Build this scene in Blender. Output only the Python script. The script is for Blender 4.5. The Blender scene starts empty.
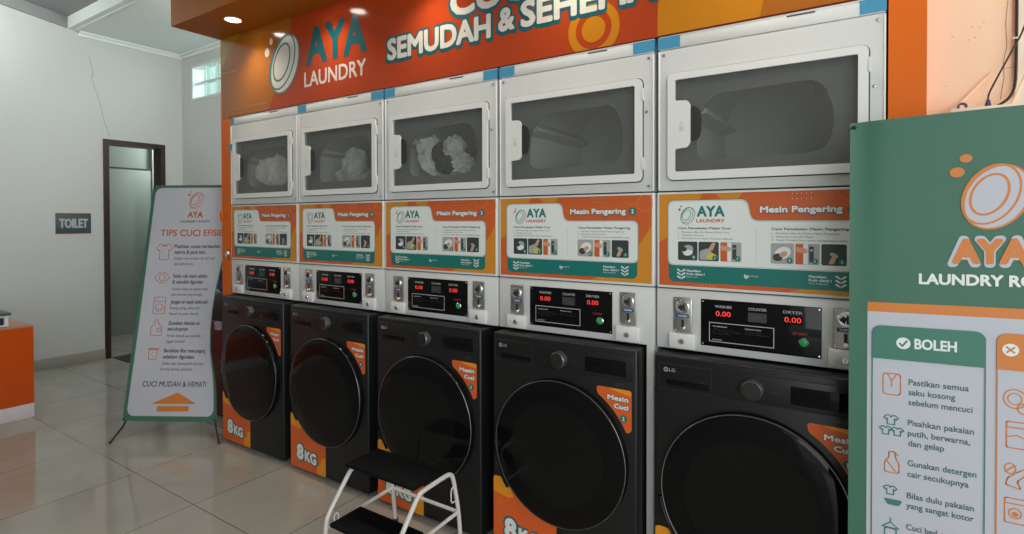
import bpy, bmesh, math, random
from mathutils import Vector, Matrix, noise
PI = math.pi
random.seed(4)
SC = bpy.context.scene
COL = SC.collection

# ------------------------------------------------------------------ camera
CAM = Vector((3.31796, -1.88666, 1.33955))
yaw, pit, rol, FPX, PPY = 0.57741, 0.012198, -0.002156, 544.99, 226.97
Fv = Vector((-math.sin(yaw)*math.cos(pit), math.cos(yaw)*math.cos(pit), -math.sin(pit)))
R0 = Vector((math.cos(yaw), math.sin(yaw), 0)); U0 = R0.cross(Fv)
Rv = R0*math.cos(rol) + U0*math.sin(rol); Uv = U0*math.cos(rol) - R0*math.sin(rol)
cd = bpy.data.cameras.new('camera'); cam = bpy.data.objects.new('camera', cd); COL.objects.link(cam)
cam.matrix_world = Matrix(((Rv.x, Uv.x, -Fv.x, CAM.x), (Rv.y, Uv.y, -Fv.y, CAM.y), (Rv.z, Uv.z, -Fv.z, CAM.z), (0, 0, 0, 1)))
cd.sensor_width = 36; cd.lens = FPX/1024*36; cd.shift_y = -(267-PPY)/1024; cd.clip_start = .02
SC.camera = cam

# ------------------------------------------------------------------ world, daylight, exposure
w = bpy.data.worlds.new('world'); SC.world = w; w.use_nodes = True
bg = w.node_tree.nodes['Background']; bg.inputs[0].default_value = (.80, .92, .95, 1); bg.inputs[1].default_value = 1.1
SC.view_settings.view_transform = 'Standard'; SC.view_settings.look = 'None'
SC.view_settings.gamma = 1; SC.view_settings.use_curve_mapping = False
SC.view_settings.exposure = 0.0
SC.cycles.max_bounces = 8; SC.cycles.caustics_reflective = False; SC.cycles.caustics_refractive = False
def area(name, loc, target, sx, sy, power, color):
    l = bpy.data.lights.new(name, 'AREA'); l.shape = 'RECTANGLE'; l.size = sx; l.size_y = sy; l.energy = power; l.color = color
    o = bpy.data.objects.new(name, l); COL.objects.link(o); o.location = loc
    o.rotation_euler = (Vector(target)-Vector(loc)).to_track_quat('-Z', 'Y').to_euler(); return o
area('daylight_shopfront', (6.9, -1.9, 1.7), (0, -1.5, 1.5), 3.4, 2.8, 62, (1.0, .98, .95))
area('daylight_front_opening', (5.25, -4.2, 1.75), (1.0, 0, 1.5), 3.0, 2.8, 88, (.97, 1.0, 1.0))
area('daylight_high_window', (-2.36, 1.6, 2.9), (-2.1, .6, 2.3), .6, .4, 8, (.8, 1, .95))

# ------------------------------------------------------------------ materials
def S(h):
    h = h.lstrip('#'); c = [int(h[i:i+2], 16)/255 for i in (0, 2, 4)]
    return tuple(x/12.92 if x <= .04045 else ((x+.055)/1.055)**2.4 for x in c)
MATS = {}
def mat(name, col, rough=.5, metal=0, spec=.5, var=0, scale=8, emit=None, es=1, coat=0, bump=0):
    if isinstance(col, str): col = S(col)
    m = bpy.data.materials.new(name); m.use_nodes = True; nt = m.node_tree; p = nt.nodes['Principled BSDF']
    p.inputs['Base Color'].default_value = (*col, 1); p.inputs['Roughness'].default_value = rough
    p.inputs['Metallic'].default_value = metal; p.inputs['Specular IOR Level'].default_value = spec
    p.inputs['Coat Weight'].default_value = coat; p.inputs['Coat Roughness'].default_value = .03
    if emit: p.inputs['Emission Color'].default_value = (*emit, 1); p.inputs['Emission Strength'].default_value = es
    if var or bump:
        tc = nt.nodes.new('ShaderNodeTexCoord'); n = nt.nodes.new('ShaderNodeTexNoise'); n.inputs['Scale'].default_value = scale
        n.inputs['Detail'].default_value = 5; nt.links.new(tc.outputs['Object'], n.inputs['Vector'])
        if var:
            r = nt.nodes.new('ShaderNodeMapRange'); r.inputs[3].default_value = 1-var; r.inputs[4].default_value = 1+var
            nt.links.new(n.outputs[0], r.inputs[0])
            mx = nt.nodes.new('ShaderNodeVectorMath'); mx.operation = 'SCALE'; mx.inputs[0].default_value = col
            nt.links.new(r.outputs[0], mx.inputs['Scale']); nt.links.new(mx.outputs[0], p.inputs['Base Color'])
        if bump:
            b = nt.nodes.new('ShaderNodeBump'); b.inputs['Strength'].default_value = bump; b.inputs['Distance'].default_value = .01
            nt.links.new(n.outputs[0], b.inputs['Height']); nt.links.new(b.outputs[0], p.inputs['Normal'])
    MATS[name] = m; return m
mat('wall_white', (.61, .63, .61), .8, var=.05, scale=1.3, bump=.05)
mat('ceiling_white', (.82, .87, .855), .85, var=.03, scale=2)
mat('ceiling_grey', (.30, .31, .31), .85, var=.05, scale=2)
mat('skirting', (.36, .35, .30), .35, var=.06, scale=6)
mat('peach', (.98, .64, .44), .7, var=.05, scale=5)
mat('cream', (.93, .76, .60), .7, var=.03, scale=5)
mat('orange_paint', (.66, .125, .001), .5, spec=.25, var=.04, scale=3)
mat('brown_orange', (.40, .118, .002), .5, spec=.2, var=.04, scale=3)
mat('sign_red', (.37, .045, .010), .13, coat=.08)
mat('sign_brown', (.33, .105, .010), .13, coat=.08)
mat('sign_amber', (.48, .18, .008), .13, coat=.08)
mat('sign_olive', (.30, .20, .010), .13, coat=.08)
mat('sign_cream', (.56, .53, .48), .3)
mat('teal', (.008, .125, .12), .35)
mat('sign_teal', (.003, .085, .105), .3)
mat('white_metal', (.60, .61, .60), .38, var=.02, scale=30)
mat('white_part', (.70, .70, .69), .4)
mat('blue_tape', (.045, .25, .42), .5)
mat('washer_black', (.0075, .008, .009), .4, spec=.4, var=.05, scale=40)
mat('washer_panel', (.0075, .008, .009), .36, spec=.4)
mat('gloss_black', (.004, .004, .0045), .06, spec=.18)
mat('inner_glass', (.0065, .0065, .0065), .10, spec=.16)
mat('rim_grey', (.20, .20, .20), .3, metal=.8)
mat('chrome', (.75, .75, .75), .18, metal=1)
mat('steel', (.50, .50, .49), .33, metal=1, var=.1, scale=60)
mat('dark_rubber', (.02, .02, .02), .6)
mat('seam', (.05, .05, .05), .7)
mat('bezel', (.15, .155, .15), .6)
mat('knob_metal', (.06, .06, .06), .3, metal=.8)
mat('drawer_line', (.03, .03, .032), .4)
mat('drum_metal', (.55, .55, .52), .5, metal=.1, var=.1, scale=50)
mat('paper_white', (.70, .74, .72), .45)
mat('ink', (.03, .045, .045), .5)
mat('poster_red', (.56, .105, .022), .42)
mat('poster_amber', (.60, .24, .02), .42)
mat('poster_teal', (.006, .16, .14), .42)
mat('logo_red', (.55, .06, .02), .42)
mat('skin', (.55, .30, .20), .6)
mat('photo_grey', (.35, .36, .35), .5)
mat('photo_yellow', (.6, .48, .05), .5)
mat('led_red', (.6, .02, .01), .4, emit=(1, .06, .05), es=.75)
mat('led_dim', (.05, .05, .05), .4)
mat('print_grey', (.45, .45, .45), .5)
mat('label_blue', (.02, .06, .22), .4)
mat('green_button', (.02, .22, .07), .3, emit=(.05, .6, .2), es=.10)
mat('white_button', (.5, .6, .5), .3)
mat('start_red', (.5, .03, .03), .5)
mat('sticker_red', (.70, .115, .018), .4)
mat('sticker_amber', (.80, .30, .01), .4)
mat('sticker_white', (.75, .80, .80), .4)
mat('sticker_teal', (.02, .13, .13), .4)
mat('door_wood', (.035, .016, .011), .4, var=.3, scale=14)
mat('door_panel', (.27, .31, .29), .55, var=.04, scale=4)
mat('pale_jamb', (.42, .45, .42), .6)
mat('mat_brown', (.07, .042, .03), .9, var=.4, scale=60, bump=.3)
mat('banner_green', (.046, .148, .096), .55, var=.05, scale=7)
mat('banner_white', (.50, .515, .58), .5)
mat('banner_orange', (.62, .20, .035), .5)
mat('banner_text', (.05, .13, .12), .5)
mat('banner_head', (.045, .185, .135), .5)
mat('banner_dark', (.10, .10, .12), .5)
mat('banner_red', (.55, .13, .04), .5)
mat('rod_black', (.01, .01, .01), .4)
mat('stool_white', (.62, .60, .59), .3, var=.03, scale=40)
mat('tread_black', (.0035, .004, .005), .6, spec=.12, bump=.2, scale=200)
mat('counter_orange', (.62, .085, .006), .3, var=.03, scale=4)
mat('counter_white', (.66, .62, .64), .5)
mat('device_teal', (.06, .13, .13), .4)
mat('device_dark', (.02, .02, .02), .3)
mat('sign_board_teal', (.035, .085, .095), .45)
mat('sign_board_red', (.20, .03, .02), .45)
mat('maroon', (.11, .006, .018), .3)
mat('pink', (.45, .15, .2), .4)
mat('jug_blue', (.01, .12, .42), .25)
mat('cable_black', (.02, .012, .015), .5)
mat('plug_navy', (.03, .05, .12), .5)
mat('laundry_grey', (.85, .83, .78), .9, var=.35, scale=9, bump=.6)
mat('laundry_pale', (.55, .57, .57), .9, var=.35, scale=9, bump=.6)
mat('laundry_silver', (.65, .68, .66), .8, var=.5, scale=14, bump=.8)
mat('laundry_dark', (.03, .03, .03), .9)
mat('lamp_glow', (1, 1, 1), .5, emit=(1, .93, .84), es=14)
mat('added_lamp_glow', (1, 1, 1), .5, emit=(.9, 1, .97), es=6)
mat('tan_mark', (.34, .13, .06), .8)
mat('crack', (.33, .35, .34), .9)
mat('counter_top', (.50, .20, .13), .35)
def glassmat(name, tint, gl, rough=.03, dif=(.05, .052, .05), df=.12):
    m = bpy.data.materials.new(name); m.use_nodes = True; nt = m.node_tree; nt.nodes.clear()
    o = nt.nodes.new('ShaderNodeOutputMaterial'); t = nt.nodes.new('ShaderNodeBsdfTransparent'); t.inputs[0].default_value = (*tint, 1)
    g = nt.nodes.new('ShaderNodeBsdfGlossy'); g.inputs['Roughness'].default_value = rough
    d = nt.nodes.new('ShaderNodeBsdfDiffuse'); d.inputs[0].default_value = (*dif, 1)
    f = nt.nodes.new('ShaderNodeFresnel'); f.inputs[0].default_value = gl
    a = nt.nodes.new('ShaderNodeMixShader'); a.inputs[0].default_value = df; b = nt.nodes.new('ShaderNodeMixShader')
    nt.links.new(t.outputs[0], a.inputs[1]); nt.links.new(d.outputs[0], a.inputs[2])
    ge = nt.nodes.new('ShaderNodeNewGeometry'); iv = nt.nodes.new('ShaderNodeMath'); iv.operation = 'SUBTRACT'; iv.inputs[0].default_value = 1
    mu = nt.nodes.new('ShaderNodeMath'); mu.operation = 'MULTIPLY'
    nt.links.new(ge.outputs['Backfacing'], iv.inputs[1]); nt.links.new(iv.outputs[0], mu.inputs[0]); nt.links.new(f.outputs[0], mu.inputs[1])
    nt.links.new(mu.outputs[0], b.inputs[0]); nt.links.new(a.outputs[0], b.inputs[1]); nt.links.new(g.outputs[0], b.inputs[2])
    nt.links.new(b.outputs[0], o.inputs[0]); MATS[name] = m; return m
glassmat('dryer_glass', (.90, .91, .90), 1.45, .0, (.26, .27, .265), .13)  # diffuse grey part stands in for reflected haze on the dryer windows
glassmat('washer_glass', (.30, .30, .30), 1.35, .02, (.006, .006, .007), .55)
glassmat('window_glass', (.95, 1, .985), 1.2, .15, (.6, .75, .7), .04)

def floor_material():
    m = bpy.data.materials.new('floor_tiles'); m.use_nodes = True; nt = m.node_tree; N = nt.nodes; L = nt.links
    p = N['Principled BSDF']; tc = N.new('ShaderNodeTexCoord'); sp = N.new('ShaderNodeSeparateXYZ'); L.new(tc.outputs['Object'], sp.inputs[0])
    T = .594
    def mth(op, a, b=None, c=None):
        n = N.new('ShaderNodeMath'); n.operation = op
        for i, q in enumerate((a, b, c)):
            if q is None: continue
            if isinstance(q, (int, float)): n.inputs[i].default_value = q
            else: L.new(q, n.inputs[i])
        return n.outputs[0]
    def grid(o, off):
        f = mth('FRACT', mth('DIVIDE', mth('SUBTRACT', o, off), T)); return mth('ABSOLUTE', mth('SUBTRACT', f, .5))
    e = mth('MAXIMUM', grid(sp.outputs[0], -.5283), grid(sp.outputs[1], -.5656))
    g = mth('GREATER_THAN', e, .5-.0032)
    n1 = N.new('ShaderNodeTexNoise'); n1.inputs['Scale'].default_value = 2.2; n1.inputs['Detail'].default_value = 6; n1.inputs['Distortion'].default_value = 1.2
    L.new(tc.outputs['Object'], n1.inputs['Vector'])
    cr = N.new('ShaderNodeValToRGB'); L.new(n1.outputs[0], cr.inputs[0])
    cr.color_ramp.elements[0].position = .3; cr.color_ramp.elements[0].color = (.36, .34, .30, 1)
    cr.color_ramp.elements[1].position = .7; cr.color_ramp.elements[1].color = (.43, .41, .365, 1)
    mx = N.new('ShaderNodeMix'); mx.data_type = 'RGBA'; L.new(g, mx.inputs[0]); L.new(cr.outputs[0], mx.inputs[6]); mx.inputs[7].default_value = (.08, .07, .06, 1)
    L.new(mx.outputs[2], p.inputs['Base Color']); p.inputs['Roughness'].default_value = .07; p.inputs['Specular IOR Level'].default_value = .75
    MATS['floor_tiles'] = m
floor_material()

# ------------------------------------------------------------------ object helpers
ORG = {}
def tag(o, label=None, cat=None, group=None, kind=None):
    if label: o['label'] = label
    if cat: o['category'] = cat
    if group: o['group'] = group
    if kind: o['kind'] = kind
    return o
def thing(name, loc, label, cat, group=None):
    o = bpy.data.objects.new(name, None); COL.objects.link(o); o.location = loc; o.empty_display_size = .05
    ORG[o.name] = Vector(loc); return tag(o, label, cat, group)
def finish(name, bm, m, parent=None, smooth=False, origin=None, bev=0):
    me = bpy.data.meshes.new(name)
    base = ORG[parent.name] if parent else (Vector(origin) if origin else Vector((0, 0, 0)))
    for v in bm.verts: v.co -= base
    bm.to_mesh(me); bm.free()
    for q in (m if isinstance(m, (list, tuple)) else [m]): me.materials.append(MATS[q])
    if smooth:
        for p in me.polygons: p.use_smooth = True
        try: me.set_sharp_from_angle(angle=math.radians(38))
        except Exception: pass
    o = bpy.data.objects.new(name, me); COL.objects.link(o)
    if parent: o.parent = parent
    else: o.location = base
    ORG[o.name] = base
    return o
def bx(bm, a, b, bevel=0, seg=2, mi=0):
    a, b = [min(p, q) for p, q in zip(a, b)], [max(p, q) for p, q in zip(a, b)]
    vs = [bm.verts.new((x, y, z)) for x in (a[0], b[0]) for y in (a[1], b[1]) for z in (a[2], b[2])]
    fs = [bm.faces.new([vs[i] for i in f]) for f in ((0, 1, 3, 2), (4, 6, 7, 5), (0, 4, 5, 1), (2, 3, 7, 6), (0, 2, 6, 4), (1, 5, 7, 3))]
    for f in fs: f.material_index = mi
    if bevel:
        es = list({e for f in fs for e in f.edges})
        bmesh.ops.bevel(bm, geom=es, offset=bevel, segments=seg, affect='EDGES', profile=.5)
    return bm
def box(name, a, b, m, parent=None, bevel=0, seg=2, origin=None):
    bm = bmesh.new(); bx(bm, a, b, bevel, seg); return finish(name, bm, m, parent, smooth=bevel > 0, origin=origin)
def cyl(bm, c, r, d, axis='Y', seg=32, r2=None):
    """a cylinder from c, length d along +axis"""
    r2 = r if r2 is None else r2
    def P(t, rr, k):
        s, q = math.cos(t)*rr, math.sin(t)*rr
        return {'Y': (c[0]+s, c[1]+k, c[2]+q), 'Z': (c[0]+s, c[1]+q, c[2]+k), 'X': (c[0]+k, c[1]+s, c[2]+q)}[axis]
    A = [bm.verts.new(P(2*PI*i/seg, r, 0)) for i in range(seg)]; B = [bm.verts.new(P(2*PI*i/seg, r2, d)) for i in range(seg)]
    for i in range(seg): bm.faces.new((A[i], A[(i+1) % seg], B[(i+1) % seg], B[i]))
    bm.faces.new(A); bm.faces.new(B[::-1])
    return bm
def lathe(bm, c, prof, seg=48, axis='Y', mi=0):
    rings = []
    for r, k in prof:
        ring = []
        for i in range(seg):
            t = 2*PI*i/seg
            ring.append(bm.verts.new((c[0]+r*math.cos(t), c[1]+k, c[2]+r*math.sin(t)) if axis == 'Y' else (c[0]+r*math.cos(t), c[1]+r*math.sin(t), c[2]+k)))
        rings.append(ring)
    for a, b in zip(rings, rings[1:]):
        for i in range(seg):
            f = bm.faces.new((a[i], a[(i+1) % seg], b[(i+1) % seg], b[i])); f.material_index = mi
    return rings
def smooth_path(pts, it=2):
    pts = [Vector(p) for p in pts]
    for _ in range(it):
        q = [pts[0]]
        for a, b in zip(pts, pts[1:]): q += [a*.8+b*.2, a*.2+b*.8]
        q.append(pts[-1]); pts = q
    return pts
def tube(bm, pts, r, seg=10, it=2):
    pts = smooth_path(pts, it) if it else [Vector(p) for p in pts]
    up = Vector((0, 0, 1)); rings = []
    for i, p in enumerate(pts):
        d = (pts[min(i+1, len(pts)-1)]-pts[max(i-1, 0)]).normalized()
        if i == 0:
            a = d.cross(up if abs(d.z) < .9 else Vector((1, 0, 0))).normalized()
        else: a = (a-d*a.dot(d)).normalized()
        b = d.cross(a)
        rings.append([bm.verts.new(p+a*r*math.cos(2*PI*k/seg)+b*r*math.sin(2*PI*k/seg)) for k in range(seg)])
    for A, B in zip(rings, rings[1:]):
        for i in range(seg): bm.faces.new((A[i], A[(i+1) % seg], B[(i+1) % seg], B[i]))
    bm.faces.new(rings[0][::-1]); bm.faces.new(rings[-1]); return bm
def rrect(x0, z0, x1, z1, r, n=5):
    o = []
    for cx, cz, a in ((x1-r, z1-r, 0), (x0+r, z1-r, 90), (x0+r, z0+r, 180), (x1-r, z0+r, 270)):
        for i in range(n+1):
            t = math.radians(a+90*i/n); o.append((cx+r*math.cos(t), cz+r*math.sin(t)))
    return o
def fillet(pts, r, n=4):
    """round the corners of a 2D polygon"""
    o = []; N = len(pts)
    for i in range(N):
        p = Vector(pts[i]); a = Vector(pts[i-1])-p; b = Vector(pts[(i+1) % N])-p
        rr = min(r, a.length*.45, b.length*.45); A = p+a.normalized()*rr; B = p+b.normalized()*rr
        for k in range(n+1):
            t = k/n; o.append(tuple(A*(1-t)**2+p*2*t*(1-t)+B*t*t))
    return o
def plate(bm, outer, holes, y0, y1, mi=0):
    """a flat plate in the XZ plane from y0 (front) to y1 (back) with holes"""
    loops = [outer]+list(holes); res = []
    for y in (y0, y1):
        tmp = []; edges = []
        for lp in loops:
            vs = [bm.verts.new((x, y, z)) for x, z in lp]; tmp.append(vs)
            for i in range(len(vs)): edges.append(bm.edges.new((vs[i], vs[(i+1) % len(vs)])))
        r = bmesh.ops.triangle_fill(bm, use_beauty=True, use_dissolve=False, edges=edges)
        for g in r['geom']:
            if isinstance(g, bmesh.types.BMFace): g.material_index = mi
        res.append(tmp)
    for A, B in zip(*res):
        for i in range(len(A)):
            f = bm.faces.new((A[i], A[(i+1) % len(A)], B[(i+1) % len(A)], B[i])); f.material_index = mi
    return bm
def quads(name, faces, m, parent=None):
    bm = bmesh.new()
    for f in faces: bm.faces.new([bm.verts.new(v) for v in f])
    return finish(name, bm, m, parent)

# ------------------------------------------------------------------ printed artwork
_tc = {}
def text_mesh(s, off, spacing=1.0):
    k = (s, off, spacing)
    if k in _tc: return _tc[k]
    c = bpy.data.curves.new('t', 'FONT'); c.body = s; c.offset = off; c.resolution_u = 3; c.space_character = spacing
    o = bpy.data.objects.new('t', c); COL.objects.link(o); bpy.context.view_layer.update()
    me = bpy.data.meshes.new_from_object(o.evaluated_get(bpy.context.evaluated_depsgraph_get()))
    vs = [(v.co.x, v.co.y) for v in me.vertices]; fs = [tuple(p.vertices) for p in me.polygons]
    bpy.data.objects.remove(o); bpy.data.curves.remove(c); bpy.data.meshes.remove(me)
    xs = [v[0] for v in vs]
    _tc[k] = (vs, fs, min(xs), max(xs)); return _tc[k]
class Art:
    """flat printed shapes; mp(u, v, lift) gives the point on the printed surface"""
    def __init__(s, mp, lift=.0005): s.mp = mp; s.bm = bmesh.new(); s.m = []; s.lift = lift
    def mi(s, m):
        if m not in s.m: s.m.append(m)
        return s.m.index(m)
    def poly(s, pts, m, lay=1):
        vs = [s.bm.verts.new(s.mp(u, v, lay*s.lift)) for u, v in pts]
        es = [s.bm.edges.new((vs[i], vs[(i+1) % len(vs)])) for i in range(len(vs))]
        r = bmesh.ops.triangle_fill(s.bm, use_beauty=True, use_dissolve=False, edges=es); i = s.mi(m)
        for g in r['geom']:
            if isinstance(g, bmesh.types.BMFace): g.material_index = i
    def rect(s, a, b, c, d, m, lay=1, r=0): s.poly(rrect(a, b, c, d, r) if r else [(a, b), (c, b), (c, d), (a, d)], m, lay)
    def ell(s, x, y, rx, ry, m, lay=1, rot=0, n=28):
        c, q = math.cos(rot), math.sin(rot)
        s.poly([(x+rx*math.cos(t)*c-ry*math.sin(t)*q, y+rx*math.cos(t)*q+ry*math.sin(t)*c) for t in [2*PI*i/n for i in range(n)]], m, lay)
    def ring(s, x, y, rx, ry, wd, m, lay=1, rot=0, n=32, a0=0, a1=2*PI):
        c, q = math.cos(rot), math.sin(rot); i = s.mi(m); L = []
        full = abs(a1-a0-2*PI) < 1e-6; cnt = n if full else n+1
        for k in range(cnt):
            t = a0+(a1-a0)*k/n; row = []
            for e in (0, wd):
                a, b = (rx-e)*math.cos(t), (ry-e)*math.sin(t); row.append(s.bm.verts.new(s.mp(x+a*c-b*q, y+a*q+b*c, lay*s.lift)))
            L.append(row)
        for k in range(n):
            A, B = L[k], L[(k+1) % cnt]; f = s.bm.faces.new((A[0], B[0], B[1], A[1])); f.material_index = i
    def line(s, pts, wd, m, lay=1, closed=False):
        i = s.mi(m); P = [Vector(p) for p in pts]
        if closed: P.append(P[0])
        for a, b in zip(P, P[1:]):
            d = (b-a)
            if d.length < 1e-9: continue
            d.normalize(); n = Vector((-d.y, d.x))*wd/2; a2 = a-d*wd*.4; b2 = b+d*wd*.4
            f = s.bm.faces.new([s.bm.verts.new(s.mp(q.x, q.y, lay*s.lift)) for q in (a2-n, b2-n, b2+n, a2+n)]); f.material_index = i
    def text(s, t, x0, base, x1, cap, m, lay=1, bold=0, slope=0, spacing=1.0):
        """x0..x1 fixes the width, cap the capital height, slope the tilt of the baseline"""
        vs, fs, a, b = text_mesh(t, 0, spacing)
        if bold:
            e = bold*cap*1.35; x0 += e; x1 -= e; base += e; cap -= 2*e; n = 8 if bold > .025 else 4
            for k in range(n):
                q = 2*PI*(k+.5)/n; s.text(t, x0+e*math.cos(q), base+e*math.sin(q), x1+e*math.cos(q), cap, m, lay+.05*k, 0, slope, spacing)
            return
        sx = (x1-x0)/(b-a); sy = cap/.69; i = s.mi(m)
        V = [s.bm.verts.new(s.mp(x0+(x-a)*sx, base+y*sy+slope*(x-a)*sx, lay*s.lift)) for x, y in vs]
        for f in fs:
            try: g = s.bm.faces.new([V[k] for k in f]); g.material_index = i
            except ValueError: pass
    def outline(s, t, x0, base, x1, cap, grow, m, lay=1, bold=.03, slope=0):
        for k in range(12):
            q = 2*PI*k/12; dx, dy = grow*math.cos(q), grow*math.sin(q)
            s.text(t, x0+dx, base+dy, x1+dx, cap, m, lay+k*.09, 0, slope)
    def build(s, name, parent, label=None):
        o = finish(name, s.bm, s.m, parent)
        if label: o['label'] = label
        return o
def ring_logo(a, x, y, h, fill, line, lay=1, spots=None, asp=1.0, sx=1.0):
    """tilted double oval with two bubbles at its upper left"""
    r = math.radians(62) if sx == 1 else math.radians(68)
    def E(k1, k2, dx, dy, m, l): a.ell(x+dx, y+dy, h*k1*sx, h*k2*sx if False else h*k2, m, l, r)
    a.ell(x+.05*h, y-.03*h, .56*h*asp, .40*h*sx, line, lay, r)
    a.ell(x+.05*h, y-.03*h, .53*h*asp, .365*h*sx, fill, lay+1, r)
    a.ring(x-.02*h, y+.02*h, .53*h*asp, .345*h*sx, .035*h, line, lay+2, r)
    a.ring(x-.04*h, y+.02*h, .37*h*asp, .235*h*sx, .04*h, line, lay+2, r)
    if spots:
        a.ell(x-.47*h*sx, y+.36*h, .075*h, .085*h, spots, lay); a.ell(x-.38*h*sx, y+.56*h, .05*h, .06*h, spots, lay)

# ------------------------------------------------------------------ the room
LW = -2.89; BY = 1.115; CZ = 3.12
def struct(o): o['kind'] = 'structure'; return o
struct(box('floor', (-4.3, -4.35, -.1), (7.4, 1.35, 0), 'floor_tiles'))
# left wall with the toilet doorway
oy0, oy1, oz = .425, .892, 2.095
wl = bmesh.new()
bx(wl, (LW-.12, -4.2, 0), (LW, oy0, 4.2)); bx(wl, (LW-.12, oy1, 0), (LW, BY+.12, 4.2)); bx(wl, (LW-.12, oy0, oz), (LW, oy1, 4.2))
wl = struct(finish('wall_left', wl, 'wall_white'))
a = Art(lambda u, v, l: (LW+.0006+l, u, v), .0004)
a.line([(.279, 2.903), (.292, 2.84), (.308, 2.757), (.298, 2.719), (.318, 2.63), (.348, 2.539), (.362, 2.48), (.377, 2.422), (.385, 2.36), (.401, 2.288), (.425, 2.22), (.44, 2.165)], .0045, 'crack')
a.line([(.308, 2.757), (.316, 2.735), (.298, 2.719)], .003, 'crack')
a.build('crack', wl)
# back wall with the high window
wx0, wx1, wz0, wz1 = -2.665, -1.45, 2.615, 2.965
wb = bmesh.new()
bx(wb, (LW-.12, BY, 0), (7.4, BY+.12, wz0)); bx(wb, (LW-.12, BY, wz1), (7.4, BY+.12, 4.2))
bx(wb, (LW-.12, BY, wz0), (wx0, BY+.12, wz1)); bx(wb, (wx1, BY, wz0), (7.4, BY+.12, wz1))
struct(finish('wall_back', wb, 'wall_white'))
wi = struct(box('window_1', (wx0, BY+.09, wz0), (wx1, BY+.1, wz1), 'window_glass'))
fr = bmesh.new()
plate(fr, [(wx0-.012, wz0-.012), (wx1+.012, wz0-.012), (wx1+.012, wz1+.012), (wx0-.012, wz1+.012)],
      [[(wx0+.015, wz0+.015), (wx1-.015, wz0+.015), (wx1-.015, wz1-.015), (wx0+.015, wz1-.015)]], BY-.008, BY+.088)
bx(fr, (wx0, BY+.02, (wz0+wz1)/2-.008), (wx1, BY+.07, (wz0+wz1)/2+.008))
for k in range(1, 7): bx(fr, (wx0+.21*k-.006, BY+.02, wz0), (wx0+.21*k+.006, BY+.07, wz1))
finish('window_frame', fr, 'paper_white', wi)
for k in range(0, 6):
    for r in range(2):
        if k == 0: continue
        bm = bmesh.new(); x0 = wx0+.21*k+.008; z0 = wz0+.02+r*.165
        bx(bm, (x0, BY+.035, z0), (x0+.19, BY+.06, z0+.145), .006)
        for j in range(-3, 8):
            for sgn in (1, -1):
                p0 = (x0+.0, z0+j*.03) if sgn > 0 else (x0+.0, z0+.145-j*.03)
                p1 = (x0+.19, p0[1]+.19*sgn)
                # clip the diagonal rib to the block
                def cl(p, q):
                    (xa, za), (xb, zb) = p, q; t0, t1 = 0, 1; dz = zb-za
                    for lo, hi in ((z0, z0+.145),):
                        ta, tb = (lo-za)/dz, (hi-za)/dz
                        if ta > tb: ta, tb = tb, ta
                        t0, t1 = max(t0, ta), min(t1, tb)
                    if t1-t0 < .05: return None
                    return (xa+(xb-xa)*t0, za+dz*t0), (xa+(xb-xa)*t1, za+dz*t1)
                c = cl(p0, p1)
                if c: tube(bm, [(c[0][0], BY+.034, c[0][1]), (c[1][0], BY+.034, c[1][1])], .003, 4, 0)
        finish('glass_block', bm, 'window_glass', wi)
# front and right walls, out of frame; the shop front on the right is open
fb = bmesh.new(); bx(fb, (LW-.12, -4.35, 0), (-2.3, -4.25, 4.3)); bx(fb, (3.5, -4.35, 3.25), (7.4, -4.25, 4.3)); bx(fb, (6.9, -4.35, 0), (7.4, -4.25, 3.25)); bx(fb, (-2.3, -4.35, 0), (3.5, -4.25, 4.3))
struct(finish('wall_front', fb, 'wall_white'))
fw = bmesh.new(); bx(fw, (7.3, -4.2, 3.2), (7.4, BY, 4.2)); bx(fw, (7.3, -.1, 0), (7.4, BY, 3.2)); bx(fw, (7.3, -4.2, 0), (7.4, -3.7, 3.2))
struct(finish('wall_right', fw, 'wall_white'))
# ceilings: flat white bay at the back, sloped grey bay towards the camera
struct(box('ceiling', (LW-.12, .11, CZ), (7.4, BY+.12, CZ+.108), 'ceiling_white'))
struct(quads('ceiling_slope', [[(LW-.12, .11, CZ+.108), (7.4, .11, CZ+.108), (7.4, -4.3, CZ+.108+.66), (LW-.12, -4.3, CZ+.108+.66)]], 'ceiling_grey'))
struct(box('trim_1', (LW, .155, CZ-.012), (7.3, .19, CZ), 'ceiling_white', bevel=.004))
cn = bmesh.new()
bx(cn, (LW, .19, CZ-.045), (LW+.018, BY, CZ)); bx(cn, (LW, .19, CZ-.018), (LW+.045, BY, CZ))
struct(finish('trim_2', cn, 'ceiling_white'))
cn = bmesh.new(); bx(cn, (LW+.045, BY-.018, CZ-.045), (-.12, BY, CZ)); bx(cn, (LW+.045, BY-.045, CZ-.018), (-.12, BY, CZ))
struct(finish('trim_3', cn, 'ceiling_white'))
tb = bmesh.new()  # grey board standing in for the shading on the left wall under the slope
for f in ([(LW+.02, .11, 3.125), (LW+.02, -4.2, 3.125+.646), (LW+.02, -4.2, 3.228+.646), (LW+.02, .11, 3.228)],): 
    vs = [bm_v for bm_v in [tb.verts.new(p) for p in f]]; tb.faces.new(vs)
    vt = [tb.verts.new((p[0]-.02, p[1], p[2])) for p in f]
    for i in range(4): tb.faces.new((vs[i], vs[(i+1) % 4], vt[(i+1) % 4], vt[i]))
struct(finish('wall_shade_board', tb, 'ceiling_grey'))
struct(box('baseboard_left', (LW, -4.2, 0), (LW+.012, .382, .1), 'skirting', bevel=.002))
struct(box('baseboard_back', (LW+.012, BY-.012, 0), (-.1, BY, .1), 'skirting', bevel=.002))
struct(box('baseboard_corner', (LW, .936, 0), (LW+.012, BY-.012, .1), 'skirting', bevel=.002)).name = 'trim_5'
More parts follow.
